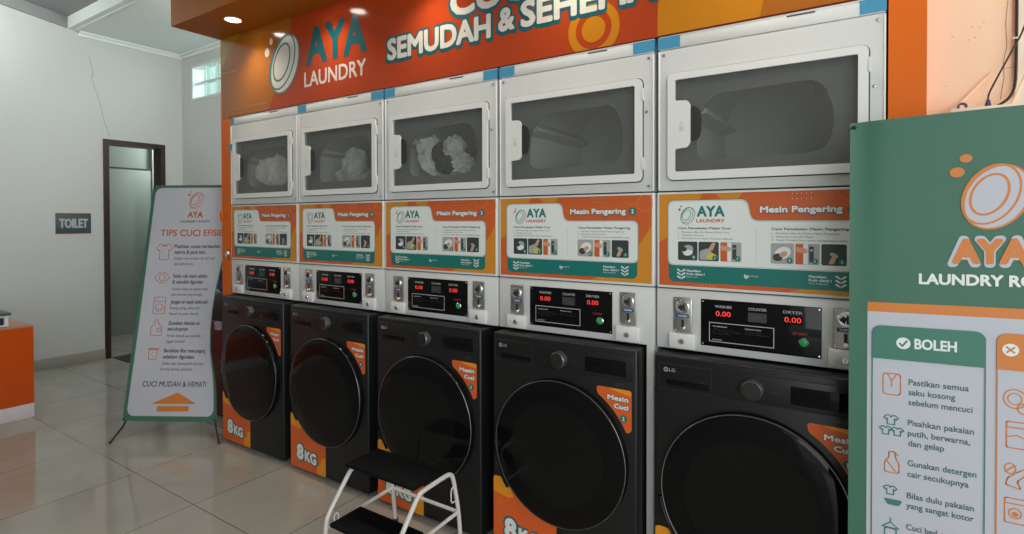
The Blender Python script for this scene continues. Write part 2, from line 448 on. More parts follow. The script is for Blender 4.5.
# toilet lobby behind the doorway
lb = bmesh.new(); X1 = -3.75
bx(lb, (X1-.1, -.3, 0), (X1, 2.0, 2.6)); bx(lb, (X1, -.4, 0), (LW-.12, -.3, 2.6)); bx(lb, (X1, 2.0, 0), (LW-.12, 2.1, 2.6)); bx(lb, (X1-.1, -.4, 2.6), (LW-.12, 2.1, 2.7))
bx(lb, (LW-.14, BY+.12, 0), (LW-.12, 2.0, 2.6))
bx(lb, (-4.2, 1.35, -.1), (LW-.12, 2.1, 0))
struct(finish('wall_lobby', lb, 'door_panel'))
# door frame
d1 = struct(finish('door_1', (lambda b: (bx(b, (LW-.14, .382, 0), (LW+.02, .427, 2.138)), bx(b, (LW-.14, .890, 0), (LW+.02, .9345, 2.138)), bx(b, (LW-.14, .427, 2.093), (LW+.02, .890, 2.138)), b)[-1])(bmesh.new()), 'door_wood'))
d2 = struct(box('door_2', (X1, .62, .05), (X1+.035, 1.17, 1.93), 'door_panel', bevel=.004))
box('door_stile', (X1, 1.17, .0), (X1+.05, 1.25, 2.55), 'pale_jamb', d2)
box('plinth', (X1, -.3, .0), (X1+.05, 1.17, .05), 'skirting', d2)
box('top_rail', (X1, .3, 1.93), (X1+.04, 1.17, 1.945), 'seam', d2)
ll = bpy.data.lights.new('lobby_light', 'POINT'); ll.energy = 26; ll.shadow_soft_size = .15; ll.color = (.93, 1, .96)
lo = bpy.data.objects.new('lobby_light', ll); COL.objects.link(lo); lo.location = (-3.35, 1.5, 2.3)

# machine alcove: orange surround, sign board, soffit, fascia, right pillar and wall
SZ = 2.479
al = bmesh.new()
bx(al, (-.100, .0, 0), (-.004, .03, 1.98))
bx(al, (-.100, .0, 1.98), (-.085, .03, SZ))
bx(al, (-.118, .03, 0), (-.100, BY, SZ+.02))
bx(al, (3.3665, .0, 0), (3.454, .06, SZ))
struct(finish('wall_surround', al, 'orange_paint'))
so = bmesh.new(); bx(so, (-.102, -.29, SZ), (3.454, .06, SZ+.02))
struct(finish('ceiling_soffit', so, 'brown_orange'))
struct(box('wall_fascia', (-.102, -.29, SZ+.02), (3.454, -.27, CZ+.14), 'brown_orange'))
struct(box('wall_alcove', (-.1, .78, 0), (3.45, .8, SZ+.02), 'dark_rubber'))
struct(box('ceiling_alcove', (-.118, .06, SZ), (3.454, BY, SZ+.02), 'wall_white'))
pw = struct(box('wall_peach', (3.454, .05, 0), (3.643, .09, 3.1), 'peach'))
struct(box('wall_cream', (3.643, .044, 0), (7.3, .09, 3.1), 'cream'))
a = Art(lambda u, v, l: (u, .05-.0004-l, v), .0003)
for pts in ([(3.628, 1.92), (3.624, 1.86), (3.627, 1.80), (3.62, 1.76), (3.622, 1.72), (3.615, 1.66)], [(3.622, 1.742), (3.64, 1.742)]): a.line(pts, .0012, 'tan_mark')
for x, z in ((3.513, 1.845), (3.555, 1.865), (3.571, 1.86), (3.562, 1.835), (3.548, 1.83), (3.50, 1.71), (3.58, 1.872)): a.ell(x, z, .0016, .0012, 'tan_mark', 1, 0, 8)
a.build('wall_marks', pw)

# sign board over the dryers
sg = thing('sign_board', (1.64, .0, 1.985), 'long glossy orange laundry sign board above the dryer row', 'sign')
box('board', (-.085, .0, 1.982), (3.3665, .035, SZ), 'sign_red', sg)
def M0(u, v, l): return (u, -.0004-l, v)
a = Art(lambda u, v, l: (u, -.0004-l, max(v, 1.9825)), .00012)
zt = SZ-.002; zb = 1.984
def arcpts(p, q, bulge, n=10):
    p, q = Vector(p), Vector(q); m = (p+q)/2; d = q-p; nn = Vector((-d.y, d.x)).normalized()*bulge
    return [tuple(p*(1-t)**2+(m+nn*2)*2*t*(1-t)+q*t*t) for t in [i/n for i in range(n+1)]]
a.poly([(-.085, zt), (-.085, zb)]+arcpts((.40, zb), (.63, zt), -.035), 'sign_brown', 1)
a.poly([(-.085, zt), (-.085, 2.30)]+arcpts((-.085, 2.30), (.13, zt), .012, 6)[1:], 'sign_olive', 2)
a.poly(arcpts((2.70, zb), (2.86, zt), .05)+[(3.37, zt), (3.37, zb)], 'sign_amber', 1)
a.poly(arcpts((3.03, zb), (3.30, zt), .05)+[(3.37, zt), (3.37, zb)], 'sign_brown', 2)
a.ring(2.455, 2.055, .105, .105, .032, 'sign_amber', 1); a.ell(2.455, 2.055, .048, .048, 'sign_amber', 1)
for k in range(10): a.ell(-.07+.016*k, 2.262+.0*k, .0028, .0028, 'sign_cream', 3, 0, 8)
for k in range(12): a.ell(.06+.029*k, 2.028, .0036, .0036, 'sign_cream', 3, 0, 8)
a.build('artwork', sg)
a = Art(M0, .00012)
ring_logo(a, .545, 2.232, .31, 'sign_cream', 'teal', 4, None, 1.0, 1.0)
a.ell(.395, 2.315, .022, .026, 'sign_cream', 4); a.ell(.435, 2.372, .015, .020, 'sign_cream', 4)
a.build('logo', sg)
a = Art(M0, .00012)
a.text('AYA', .752, 2.180, 1.232, .207, 'sign_teal', 4, .035)
a.text('LAUNDRY', .735, 2.067, 1.225, .083, 'sign_cream', 4, .022)
a.build('shop_name', sg)
a = Art(M0, .00012)
for (t, x0, z, x1, c) in (('CUCI', 1.765, 2.237, 2.225, .13), ('SEMUDAH', 1.372, 2.110, 1.985, .105), ('&', 2.022, 2.124, 2.105, .10), ('SEHEMAT', 2.133, 2.121, 2.79, .108)):
    a.outline(t, x0, z-.003, x1, c, .014, 'sign_teal', 3)
    a.text(t, x0, z, x1, c, 'sign_cream', 5, .04)
a.build('slogan', sg)
# unseen tube lamp added in the void behind the fascia to brighten the back bay
tl = thing('added_tube_lamp', (.55, .45, CZ), 'unseen white tube lamp added behind the orange fascia', 'ceiling lamp')
box('lamp_housing', (-.05, .42, CZ-.05), (1.15, .48, CZ), 'white_part', tl, .004)
bm = bmesh.new(); cyl(bm, (-.03, .45, CZ-.075), .018, 1.16, 'X', 16); finish('lamp_tube', bm, 'added_lamp_glow', tl, True)
l = bpy.data.lights.new('added_tube_light', 'POINT'); l.energy = 68; l.shadow_soft_size = .12; l.color = (.93, 1, .98)
o = bpy.data.objects.new('added_tube_light', l); COL.objects.link(o); o.location = (-.40, 0, -.44); o.parent = tl
cl = thing('added_ceiling_lamp', (-2.4, -.9, 3.32), 'round white lamp added out of view to brighten the front bay', 'ceiling lamp')  # unseen lamp added to lift the front of the left wall
bm = bmesh.new(); lathe(bm, (-2.4, -.9, 3.28), [(.0005, 0), (.14, .004), (.17, .03), (.17, .09)], 32, 'Z'); finish('lamp_shade', bm, 'added_lamp_glow', cl, True)
l = bpy.data.lights.new('added_ceiling_light', 'POINT'); l.energy = 14; l.shadow_soft_size = .15; l.color = (.95, 1, .97)
o = bpy.data.objects.new('added_ceiling_light', l); COL.objects.link(o); o.location = (0, 0, -.25); o.parent = cl
# recessed downlights in the soffit
for k in range(5):
    X = .307+.69*k
    t = thing('downlight', (X, -.152, SZ), ['round recessed downlight at the left end of the orange soffit', 'second recessed downlight of the soffit, above the laundry name', 'third recessed downlight of the soffit, above the slogan', 'fourth recessed downlight of the soffit, above the fourth dryer', 'fifth recessed downlight of the soffit, above the nearest dryer'][k], 'downlight', 'downlights in the soffit')
    bm = bmesh.new(); lathe(bm, (X, -.152, SZ), [(.047, 0), (.047, -.004), (.043, -.005), (.039, -.002), (.039, .0)], 32, 'Z'); finish('trim_ring', bm, 'white_part', t, True)
    bm = bmesh.new(); cyl(bm, (X, -.152, SZ-.002), .038, -.0015, 'Z', 28); finish('lens', bm, 'lamp_glow', t)
    l = bpy.data.lights.new('downlight_beam', 'SPOT'); l.energy = 17; l.spot_size = math.radians(125); l.spot_blend = .9; l.shadow_soft_size = .04; l.color = (1, .86, .68)
    o = bpy.data.objects.new('downlight_beam', l); COL.objects.link(o); o.location = (0, 0, -.01); o.parent = t

# ------------------------------------------------------------------ machines
UW = .6735
ROWS = ['leftmost', 'second from the left', 'middle', 'fourth from the left', 'nearest']
def copy_tree(o, parent=None):
    c = o.copy(); COL.objects.link(c); c.parent = parent; ORG[c.name] = ORG.get(o.name, Vector())
    for ch in list(o.children): copy_tree(ch, c)
    return c
# --- washer (built in unit 0 coordinates)
def make_washer():
    wx, wX, wy = .020, .632, -.071
    r = thing('washing_machine', (.326, .2, 0), 'x', 'washing machine', 'black front-loading washers')
    bm = bmesh.new(); bx(bm, (wx, wy, .012), (wX, .53, .885), .008, 3); finish('body', bm, 'washer_black', r, True)
    for x in (wx+.05, wX-.05):
        for y in (wy+.06, .46): bm = bmesh.new(); cyl(bm, (x, y, 0), .022, .014, 'Z', 16); finish('foot', bm, 'dark_rubber', r)
    cx, cz = .3255, .463
    # control strip
    box('control_panel', (wx+.012, wy-.003, .772), (wX-.012, wy+.01, .862), 'washer_panel', r, .003)
    bm = bmesh.new(); lathe(bm, (.330, wy-.003, .816), [(.0, -.026), (.026, -.026), (.029, -.023), (.031, 0)], 40); kn = finish('program_knob', bm, 'knob_metal', r, True)
    bm = bmesh.new(); lathe(bm, (.330, wy-.003, .816), [(.0275, -.0262), (.0295, -.0245), (.0312, -.012), (.0318, 0)], 40); finish('knob_rim', bm, 'rim_grey', kn, True)
    box('display', (.435, wy-.006, .788), (.592, wy, .842), 'gloss_black', r, .001)
    bm = bmesh.new(); plate(bm, rrect(.036, .775, .208, .858, .006), [rrect(.0372, .7762, .2068, .8568, .005)], wy-.0045, wy)
    dr = finish('detergent_drawer', bm, 'drawer_line', r)
    box('drawer_grip', (.062, wy-.005, .787), (.200, wy+.0, .806), 'gloss_black', dr, .001)
    a = Art(lambda u, v, l: (u, wy-.0032-l, v), .0004)
    a.ring(.060, .838, .0075, .0075, .0022, 'print_grey', 1); a.line([(.060, .842), (.060, .835), (.064, .835)], .0015, 'print_grey', 1); a.text('LG', .071, .8325, .090, .011, 'print_grey', 1)
    a.text('8kg', .172, .808, .192, .006, 'led_dim', 1); a.ring(.272, .811, .004, .004, .001, 'led_dim', 1); a.text('ON', .385, .811, .398, .006, 'led_dim', 1)
    a.text('AI DD', .55, .757, .585, .008, 'led_dim', 1, .03); a.ring(.604, .761, .006, .006, .0015, 'led_dim', 1)
    a.build('markings', r)
    # stickers under the door edge
    a = Art(lambda u, v, l: (u, wy-.0006-l, v), .0004)
    R = .281
    arc = [(cx+R*math.cos(t), cz+R*math.sin(t)) for t in [math.radians(d) for d in range(214, 266, 4)]]
    a.poly([(.023, .014)]+[(.023, .296)]+[(x, z) for x, z in arc if z < .30 and x > .05]+[(.309, .186), (.314, .18), (.314, .014)], 'sticker_red', 1)
    a.poly(fillet([(.024, .235), (.024, .302), (.075, .302), (.125, .235), (.10, .225)], .015), 'sticker_amber', 2)
    a.poly(fillet([(.245, .016), (.245, .055), (.275, .075), (.275, .10), (.313, .115), (.313, .016)], .012), 'sticker_amber', 2)
    a.ring(.055, .20, .010, .010, .0015, 'sticker_amber', 3)
    a.outline('8', .077, .062, .135, .085, .008, 'sticker_teal', 3, .04, -.05); a.outline('KG', .144, .062, .241, .060, .008, 'sticker_teal', 3, .04, -.05)
    a.text('8', .077, .062, .135, .085, 'sticker_white', 6, .05, -.05); a.text('KG', .144, .062, .241, .060, 'sticker_white', 6, .05, -.05)
    a.build('capacity_sticker', r, 'orange sticker reading 8KG under the door')
    a = Art(lambda u, v, l: (u, wy-.0006-l, v), .0004)
    R = .296; arc = [(cx+R*math.cos(t), cz+R*math.sin(t)) for t in [math.radians(d) for d in range(26, 59, 4)]]
    a.poly(fillet([(.612, .742), (.612, .600), (.597, .590)]+arc[0:]+[(.478, .742)], .012), 'sticker_red', 1)
    a.poly(fillet([(.611, .742), (.611, .722), (.55, .733), (.52, .742)], .008), 'sticker_amber', 2)
    for (t, x, z) in (('Mesin', .522, .700), ('Cuci', .547, .672)):
        a.outline(t, x, z, .601, .018, .002, 'banner_dark', 3, .03); a.text(t, x, z, .601, .018, 'sticker_white', 6, .045)
    a.ell(.583, .640, .0135, .0135, 'poster_teal', 3)
    a.build('number_sticker', r, 'orange corner sticker reading Mesin Cuci')
    # door
    bm = bmesh.new(); lathe(bm, (cx, 0, cz), [(.277, wy-.001), (.277, -.088), (.272, -.096), (.262, -.099)], 72)
    d = finish('door', bm, 'gloss_black', r, True)
    bm = bmesh.new(); lathe(bm, (cx, 0, cz), [(.2742, -.0945), (.2746, -.0962), (.2735, -.0972), (.2718, -.0965)], 72); finish('door_rim', bm, 'rim_grey', d, True)
    bm = bmesh.new(); rg = lathe(bm, (cx, 0, cz), [(.2705, -.0965), (.25, -.1015), (.20, -.1055), (.12, -.108), (.05, -.1088), (.0005, -.109)], 72); gl = finish('door_glass', bm, 'gloss_black', d, True)
    bm = bmesh.new(); lathe(bm, (cx, 0, cz), [(.195, -.1062), (.12, -.1085), (.05, -.1092), (.0005, -.1094)], 64); finish('inner_window', bm, 'inner_glass', gl, True)
    bm = bmesh.new(); pts = []
    for t in [math.radians(q) for q in range(190, 222, 3)]: pts.append((cx+.283*math.cos(t), -.09, cz+.283*math.sin(t)))
    tube(bm, pts, .010, 8, 0); finish('door_handle', bm, 'gloss_black', d, True)
    return r
# --- control cabinet with the instruction panel and coin box
def make_cabinet():
    r = thing('coin_control_cabinet', (.337, .2, .89), 'x', 'control cabinet', 'white coin control cabinets')
    box('lower_housing', (.004, .0, .893), (.669, .55, 1.1005), 'white_metal', r, .004)
    box('upper_housing', (.004, .0, 1.1035), (.669, .55, 1.4365), 'white_part', r, .004)
    box('seam_strip', (.006, .006, 1.0985), (.667, .5, 1.106), 'seam', r)
    # poster
    pp = box('instruction_poster', (.009, -.002, 1.109), (.664, .0, 1.433), 'paper_white', r)
    P = lambda u, v, l: (u, -.0022-l, v)
    a = Art(P, .00015)
    x0, x1, z0, z1 = .013, .660, 1.113, 1.429
    a.rect(x0, z0, x1, z1, 'poster_red', 1)
    a.poly([(x0, z1), (x0, z0+.15)]+arcpts((x0, z0+.15), (.16, z1), -.02)[1:], 'poster_amber', 2)
    a.poly([(x1, z0), (x1, z0+.21)]+arcpts((x1, z0+.21), (.42, z0), .03)[1:], 'poster_amber', 2)
    a.poly([(.20, z1), (.285, z1), (.275, z1-.02), (.22, z1-.02)], 'poster_amber', 2)
    a.ring(.635, 1.40, .03, .03, .002, 'poster_amber', 3); a.ring(.585, 1.43, .035, .035, .002, 'poster_amber', 3, 0, 20, PI, 2*PI)
    for k in range(5):
        for j in range(2): a.ell(.43+.013*k, 1.405+.016*j, .0015, .0015, 'paper_white', 4, 0, 6)
        a.ell(.15+.012*k, 1.119, .0014, .0014, 'paper_white', 4, 0, 6)
    def body(e, m, l):
        a.poly(fillet([(.047-e, 1.187-e), (.607+e, 1.187-e), (.607+e, 1.334+e), (.312+e*.6, 1.334+e), (.298+e, 1.403+e), (.047-e, 1.403+e)], .022), m, l)
    a.rect(.047, 1.127, .607, 1.23, 'poster_teal', 4, .02)
    body(.0045, 'poster_teal', 5); body(.003, 'paper_white', 6); body(.0008, 'ink', 7); body(0, 'paper_white', 8)
    a.line([(.3275, 1.205), (.3275, 1.312)], .0008, 'photo_grey', 9)
    a.outline('Mesin Pengering', .338, 1.362, .564, .021, .0028, 'banner_dark', 9, .03); a.text('Mesin Pengering', .338, 1.362, .564, .021, 'paper_white', 12, .045)
    a.ell(.589, 1.371, .0145, .0145, 'poster_teal', 9)
    for sx in (.090, .560):
        for j in range(3): a.line([(sx-.012, 1.170-j*.012), (sx, 1.162-j*.012), (sx+.012, 1.170-j*.012)], .005, 'paper_white', 9)
    a.text('Masukkan', .108, 1.163, .155, .008, 'paper_white', 9, .03); a.text('Koin disini !', .108, 1.152, .168, .008, 'paper_white', 9, .03); a.text('Mesin Cuci', .108, 1.144, .145, .004, 'paper_white', 9)
    a.text('Masukkan', .476, 1.163, .523, .008, 'paper_white', 9, .03); a.text('Koin disini !', .476, 1.152, .536, .008, 'paper_white', 9, .03); a.text('Mesin Pengering', .476, 1.144, .525, .004, 'paper_white', 9)
    a.text('ip', .292, 1.152, .306, .013, 'paper_white', 9, .03); a.text('indopay', .309, 1.157, .335, .005, 'paper_white', 9)
    a.build('poster_artwork', pp)
    a = Art(P, .00015)
    ring_logo(a, .110, 1.355, .055, 'paper_white', 'poster_teal', 9, 'logo_red')
    a.text('AYA', .142, 1.350, .232, .037, 'poster_teal', 9, .035); a.text('LAUNDRY', .140, 1.331, .232, .012, 'logo_red', 9, .03); a.build('poster_logo', pp)
    a = Art(P, .00015)
    a.text('Cara Pemakaian Mesin Cuci', .079, 1.308, .250, .008, 'ink', 9, .03); a.text('Cara Pemakaian Mesin Pengering', .372, 1.307, .580, .008, 'ink', 9, .03)
    for k, (s, t) in enumerate((('1.  Masukkan Baju Ke Dalam Mesin Cuci', .245), ('2.  Masukkan Deterjen', .165), ('3.  Masukkan Koin, Mesin Otomatis Bekerja', .257))): a.text(s, .079, 1.2955-.0105*k, t, .0055, 'ink', 9)
    for k, (s, t) in enumerate((('1.  Masukkan Baju Ke Dalam Mesin Pengering', .555), ('2.  Masukkan Koin Ke Mesin', .488), ('3.  Tekan Tombol Start untuk mengaktifkan mesin', .578))): a.text(s, .372, 1.2945-.0105*k, t, .0055, 'ink', 9)
    a.build('poster_lettering', pp)
    for k, (x, kind) in enumerate(((.079, 0), (.148, 1), (.218, 2), (.370, 3), (.439, 2), (.509, 4))):
        a = Art(P, .00015); X = x+.0655; zl, zh = 1.202, 1.266
        a.rect(x, zl, X, zh, 'ink' if kind in (0, 1, 4) else 'photo_grey', 9, .005)
        if kind == 0: a.ell(x+.032, 1.238, .020, .016, 'photo_grey', 10, .4); a.ell(x+.034, 1.228, .016, .010, 'paper_white', 11, .2); a.ell(x+.02, 1.24, .01, .008, 'ink', 12)
        if kind == 1: a.poly(fillet([(x+.004, 1.206), (x+.004, 1.235), (x+.03, 1.245), (x+.06, 1.215), (x+.06, 1.206)], .006), 'photo_grey', 10); a.ell(x+.044, 1.217, .018, .011, 'photo_yellow', 11, -.2); a.poly(fillet([(x+.03, 1.24), (x+.045, 1.264), (x+.056, 1.262), (x+.045, 1.236)], .004), 'skin', 12)
        if kind == 2: a.rect(x+.001, zl+.001, x+.022, zh-.001, 'poster_red', 10); a.rect(x+.022, zl+.001, x+.034, zh-.001, 'paper_white', 10); a.poly(fillet([(x+.002, 1.24), (x+.03, 1.236), (x+.034, 1.243), (x+.03, 1.251), (x+.002, 1.256)], .004), 'skin', 11); a.rect(x+.038, 1.21, x+.05, 1.258, 'ink', 11, .003); a.ell(x+.044, 1.246, .0035, .0035, 'steel', 12)
        if kind == 3: a.ell(x+.034, 1.236, .024, .018, 'paper_white', 10, .5); a.ell(x+.02, 1.222, .014, .012, 'ink', 11); a.ell(x+.036, 1.232, .012, .008, 'skin', 12, .6)
        if kind == 4: a.poly(fillet([(x+.018, 1.206), (x+.032, 1.206), (x+.040, 1.226), (x+.034, 1.232), (x+.026, 1.226)], .004), 'skin', 10); a.ell(x+.033, 1.233, .012, .006, 'photo_grey', 9.5, -.5)
        a.ell(X-.012, 1.213, .0085, .0085, 'poster_teal', 13); a.text(str(k % 3+1), X-.014, 1.2095, X-.0105, .0075, 'paper_white', 14, .03)
        a.build('poster_photo', pp)
    # electronics panel
    cp = box('control_panel', (.156, -.003, .918), (.511, .0, 1.074), 'gloss_black', r, .0012)
    Q = lambda u, v, l: (u, -.0032-l, v)
    bm = bmesh.new()
    for x in (.163, .504):
        for z in (.925, 1.067): lathe(bm, (x, -.003, z), [(.0, -.0025), (.003, -.002), (.0038, 0)], 12)
    finish('panel_screws', bm, 'chrome', cp, True)
    a = Art(Q, .0003)
    for s, x in (('WASHER', .228), ('COUNTER', .332), ('DRYER', .433)): a.text(s, x-.027, 1.048, x+.027, .009, 'print_grey', 1, .012)
    a.rect(.183, .934, .381, .999, 'print_grey', 1); a.rect(.1855, .9365, .3785, .9965, 'gloss_black', 2)
    a.text('CARA PENGGUNAAN', .195, .984, .240, .0045, 'print_grey', 3, .02); a.text('1. Masukkan koin ke mesin cuci', .195, .976, .265, .003, 'led_dim', 3); a.text('2. Tekan start', .195, .969, .285, .003, 'led_dim', 3); a.text('3. Tunggu selesai', .195, .962, .25, .003, 'led_dim', 3)
    a.text('PERHATIAN', .295, .984, .343, .0045, 'print_grey', 3, .02); a.text('Jangan membuka pintu mesin', .295, .976, .345, .003, 'led_dim', 3); a.text('saat mesin sedang bekerja', .295, .969, .365, .003, 'led_dim', 3)
    a.text('INDOPAY', .193, .9395, .225, .0045, 'print_grey', 3, .02)
    a.text('START', .433, .984, .474, .008, 'start_red', 1)
    a.rect(.304, 1.011, .359, 1.041, 'led_dim', 1, .003); a.rect(.3055, 1.0125, .3575, 1.0395, 'ink', 2, .003); a.rect(.311, 1.019, .342, 1.033, 'led_dim', 3)
    a.build('panel_lettering', cp)
    for c, s in ((.228, '0.00'), (.433, '0.00')):
        box('display_window', (c-.027, -.0042, 1.016), (c+.027, -.003, 1.042), 'gloss_black', cp)
        a = Art(lambda u, v, l: (u, -.0044-l, v), .0002); a.text(s, c-.0235, 1.021, c+.0235, .0165, 'led_red', 1, .012); a.build('display_digits', cp)
    bm = bmesh.new(); lathe(bm, (.464, -.003, .963), [(.014, 0), (.014, -.005), (.0125, -.006)], 28); finish('button_bezel', bm, 'chrome', cp, True)
    bm = bmesh.new(); lathe(bm, (.464, -.003, .963), [(.0005, -.009), (.009, -.0085), (.0122, -.006), (.0122, 0)], 28); finish('start_button', bm, 'green_button', cp, True)
    # two coin acceptors with cash boxes below
    for ix, (xa, xb, ya, yb) in enumerate(((.064, .127, .954, 1.074), (.541, .604, .958, 1.077))):
        c = (xa+xb)/2
        ca = box('coin_acceptor', (xa, -.006, ya), (xb, .0, yb), 'steel', r, .0025)
        bm = bmesh.new(); lathe(bm, (c, -.006, yb-.031), [(.0225, 0), (.0225, -.004), (.020, -.006), (.0005, -.004)], 32); finish('coin_slot_disc', bm, 'chrome', ca, True)
        bm = bmesh.new(); plate(bm, [(c-.016, yb-.034), (c-.002, yb-.046), (c+.004, yb-.028), (c-.006, yb-.024)], [], -.0125, -.010)
        plate(bm, [(c+.002, yb-.046), (c+.010, yb-.046), (c+.008, yb-.022), (c+.003, yb-.018)], [], -.0125, -.010); finish('coin_slot', bm, 'dark_rubber', ca)
        box('coin_label', (c-.022, -.0072, yb-.070), (c+.022, -.006, yb-.0575), 'label_blue', ca)
        a = Art(lambda u, v, l: (u, -.0073-l, v), .0002); a.text('TOKEN', c-.016, yb-.0665, c+.016, .006, 'sticker_white', 1, .03); a.build('label_lettering', ca)
        box('return_slot', (c-.004, -.0075, ya+.014), (c+.005, -.006, ya+.044), 'dark_rubber', ca)
        bm = bmesh.new(); lathe(bm, (c+.001, -.006, ya+.013), [(.0005, -.012), (.006, -.012), (.0075, -.009), (.0075, 0)], 16); finish('return_lever', bm, 'chrome', ca, True)
        bm = bmesh.new()
        for sx, sz in ((xa+.006, ya+.006), (xb-.006, yb-.006), (xa+.006, yb-.006)): lathe(bm, (sx, -.006, sz), [(.0005, -.002), (.003, -.0015), (.0035, 0)], 10)
        finish('plate_screws', bm, 'chrome', ca, True)
        cb = box('cash_box', (c-.044, -.016, .899), (c+.044, .0, ya-.003), 'white_part', r, .0025)
        bm = bmesh.new(); lathe(bm, (c, -.016, .925), [(.0005, -.006), (.0085, -.006), (.0105, -.003), (.0105, 0)], 20); lk = finish('lock', bm, 'chrome', cb, True)
        box('keyhole', (c-.001, -.0232, .920), (c+.001, -.0215, .930), 'dark_rubber', cb)
    return r
# --- dryer
def make_dryer():
    r = thing('tumble_dryer', (.337, .3, 1.44), 'x', 'tumble dryer', 'white stacked tumble dryers')
    x0, x1, z0, z1 = .009, .6665, 1.441, 1.928
    H = rrect(.062, 1.495, .607, 1.827, .01)
    bm = bmesh.new()
    plate(bm, rrect(x0, z0, x1, z1, .004, 2), [H], .0, .012)
    bx(bm, (x0, .012, z0), (x0+.01, .68, z1)); bx(bm, (x1-.01, .012, z0), (x1, .68, z1)); bx(bm, (x0+.01, .012, z0), (x1-.01, .68, z0+.01)); bx(bm, (x0+.01, .67, z0+.01), (x1-.01, .68, z1))
    finish('body', bm, 'white_metal', r)
    for xa, xb in ((x1-.006, x1+.0005), (x0-.0005, x0+.006)): box('edge_trim', (xa, -.0035, z0+.002), (xb, .01, z1-.001), 'white_part', r, .003, 3)
    bm = bmesh.new(); bx(bm, (x0, .0, 1.9305), (x1, .68, 1.972), .004); bx(bm, (x0, .002, 1.972), (x1, .05, 1.979), .002); lid = finish('lid', bm, 'white_metal', r, True)
    box('lid_slot', (.412, -.0006, 1.966), (.490, .004, 1.9705), 'seam', lid)
    # door
    dx0, dx1, dz0, dz1 = .045, .626, 1.477, 1.843
    box('door_gasket', (0, 0, 0), (1, 1, 1), 'seam', r) if False else None
    bm = bmesh.new(); plate(bm, rrect(dx0-.0035, dz0-.0035, dx1+.0035, dz1+.0035, .022), [rrect(dx0+.02, dz0+.02, dx1-.02, dz1-.02, .01)], -.0022, .0); finish('door_gasket', bm, 'seam', r)
    gx0, gx1, gz0, gz1 = .070, .600, 1.505, 1.819
    hole = fillet([(gx1, gz0), (gx1, gz1), (gx0, gz1), (gx0, 1.748), (.112, 1.745), (.122, 1.728), (.122, 1.603), (.112, 1.586), (gx0, 1.583), (gx0, gz0)], .006, 3)
    bm = bmesh.new(); plate(bm, rrect(dx0, dz0, dx1, dz1, .019, 6), [hole], -.013, -.002); d = finish('door', bm, 'white_part', r)
    box('door_window', (gx0-.008, -.0075, gz0-.008), (gx1+.008, -.0045, gz1+.008), 'dryer_glass', d)
    bm = bmesh.new(); plate(bm, fillet([(.1225, 1.603), (.1225, 1.728), (.150, 1.715), (.158, 1.69), (.158, 1.64), (.150, 1.612)], .008), [], -.0090, -.0078); finish('handle_recess', bm, 'dark_rubber', d)
    for z in (1.785, 1.54): box('hinge', (dx1-.003, -.0142, z-.022), (dx1+.0055, -.0005, z+.022), 'white_metal', d, .0015)
    a = Art(lambda u, v, l: (u, -.0132-l, v), .0004); a.ring(.092, 1.650, .008, .008, .0016, 'photo_grey', 1); a.ring(.092, 1.668, .005, .004, .0012, 'photo_grey', 1); a.line([(.087, 1.655), (.097, 1.645)], .0015, 'photo_grey', 2); a.build('door_symbol', d)
    bm = bmesh.new()
    for x, z in ((.028, 1.912), (.648, 1.912), (.640, 1.723), (.648, 1.46)): lathe(bm, (x, .0, z), [(.0005, -.003), (.0045, -.0025), (.0055, 0)], 14)
    finish('screws', bm, 'steel', r, True)
    # inside: bezel, drum, vanes
    bm = bmesh.new(); plate(bm, rrect(.03, 1.465, .645, 1.86, .01), [fillet([(.125, 1.548), (.520, 1.548), (.545, 1.66), (.505, 1.775), (.19, 1.765), (.135, 1.70)], .05, 6)], .035, .045)
    bx(bm, (.06, .012, 1.485), (.607, .035, 1.495)); bx(bm, (.06, .012, 1.827), (.607, .035, 1.837)); bx(bm, (.052, .012, 1.49), (.062, .035, 1.83)); bx(bm, (.607, .012, 1.49), (.617, .035, 1.83))
    finish('door_bezel', bm, 'bezel', r)
    c = (.335, 1.685)
    bm = bmesh.new(); lathe(bm, (c[0], 0, c[1]), [(.235, .046), (.235, .56), (.225, .575), (.0005, .58)], 48)
    for q in range(3):
        t = math.radians(50+120*q); p = Vector((math.cos(t), 0, math.sin(t))); n = Vector((-p.z, 0, p.x))
        C0 = Vector((c[0], 0, c[1])); A = [C0+p*.234+n*.03, C0+p*.18+n*.006, C0+p*.18-n*.006, C0+p*.234-n*.03]
        F1 = [bm.verts.new(k+Vector((0, .06, 0))) for k in A]; F2 = [bm.verts.new(k+Vector((0, .56, 0))) for k in A]
        for i in range(3): bm.faces.new((F1[i], F1[i+1], F2[i+1], F2[i]))
        bm.faces.new(F1)
    finish('drum', bm, 'drum_metal', r, True)
    return r
W0 = make_washer(); C0_ = make_cabinet(); D0 = make_dryer()
wl_labels = ['black front-loading washer at the far left, sticker number 5', 'black front-loading washer second from the left, sticker number 4', 'middle black front-loading washer behind the step stool, sticker number 3', 'fourth black front-loading washer from the left, sticker number 2', 'nearest black front-loading washer, partly behind the green banner']
cl_labels = ['white coin cabinet at the far left with poster number 5', 'white coin cabinet second from the left with poster number 4', 'middle white coin cabinet with poster number 3', 'fourth white coin cabinet from the left with poster number 2', 'nearest white coin cabinet, its right end behind the green banner']
dl_labels = ['leftmost white tumble dryer holding cream laundry', 'second white tumble dryer from the left, dim pale laundry inside', 'middle white tumble dryer full of crumpled silvery laundry', 'fourth white tumble dryer from the left with an empty drum', 'nearest and largest white tumble dryer beside the orange pillar']
UNITS = [(W0, C0_, D0)]+[tuple(copy_tree(p) for p in (W0, C0_, D0)) for _ in range(4)]
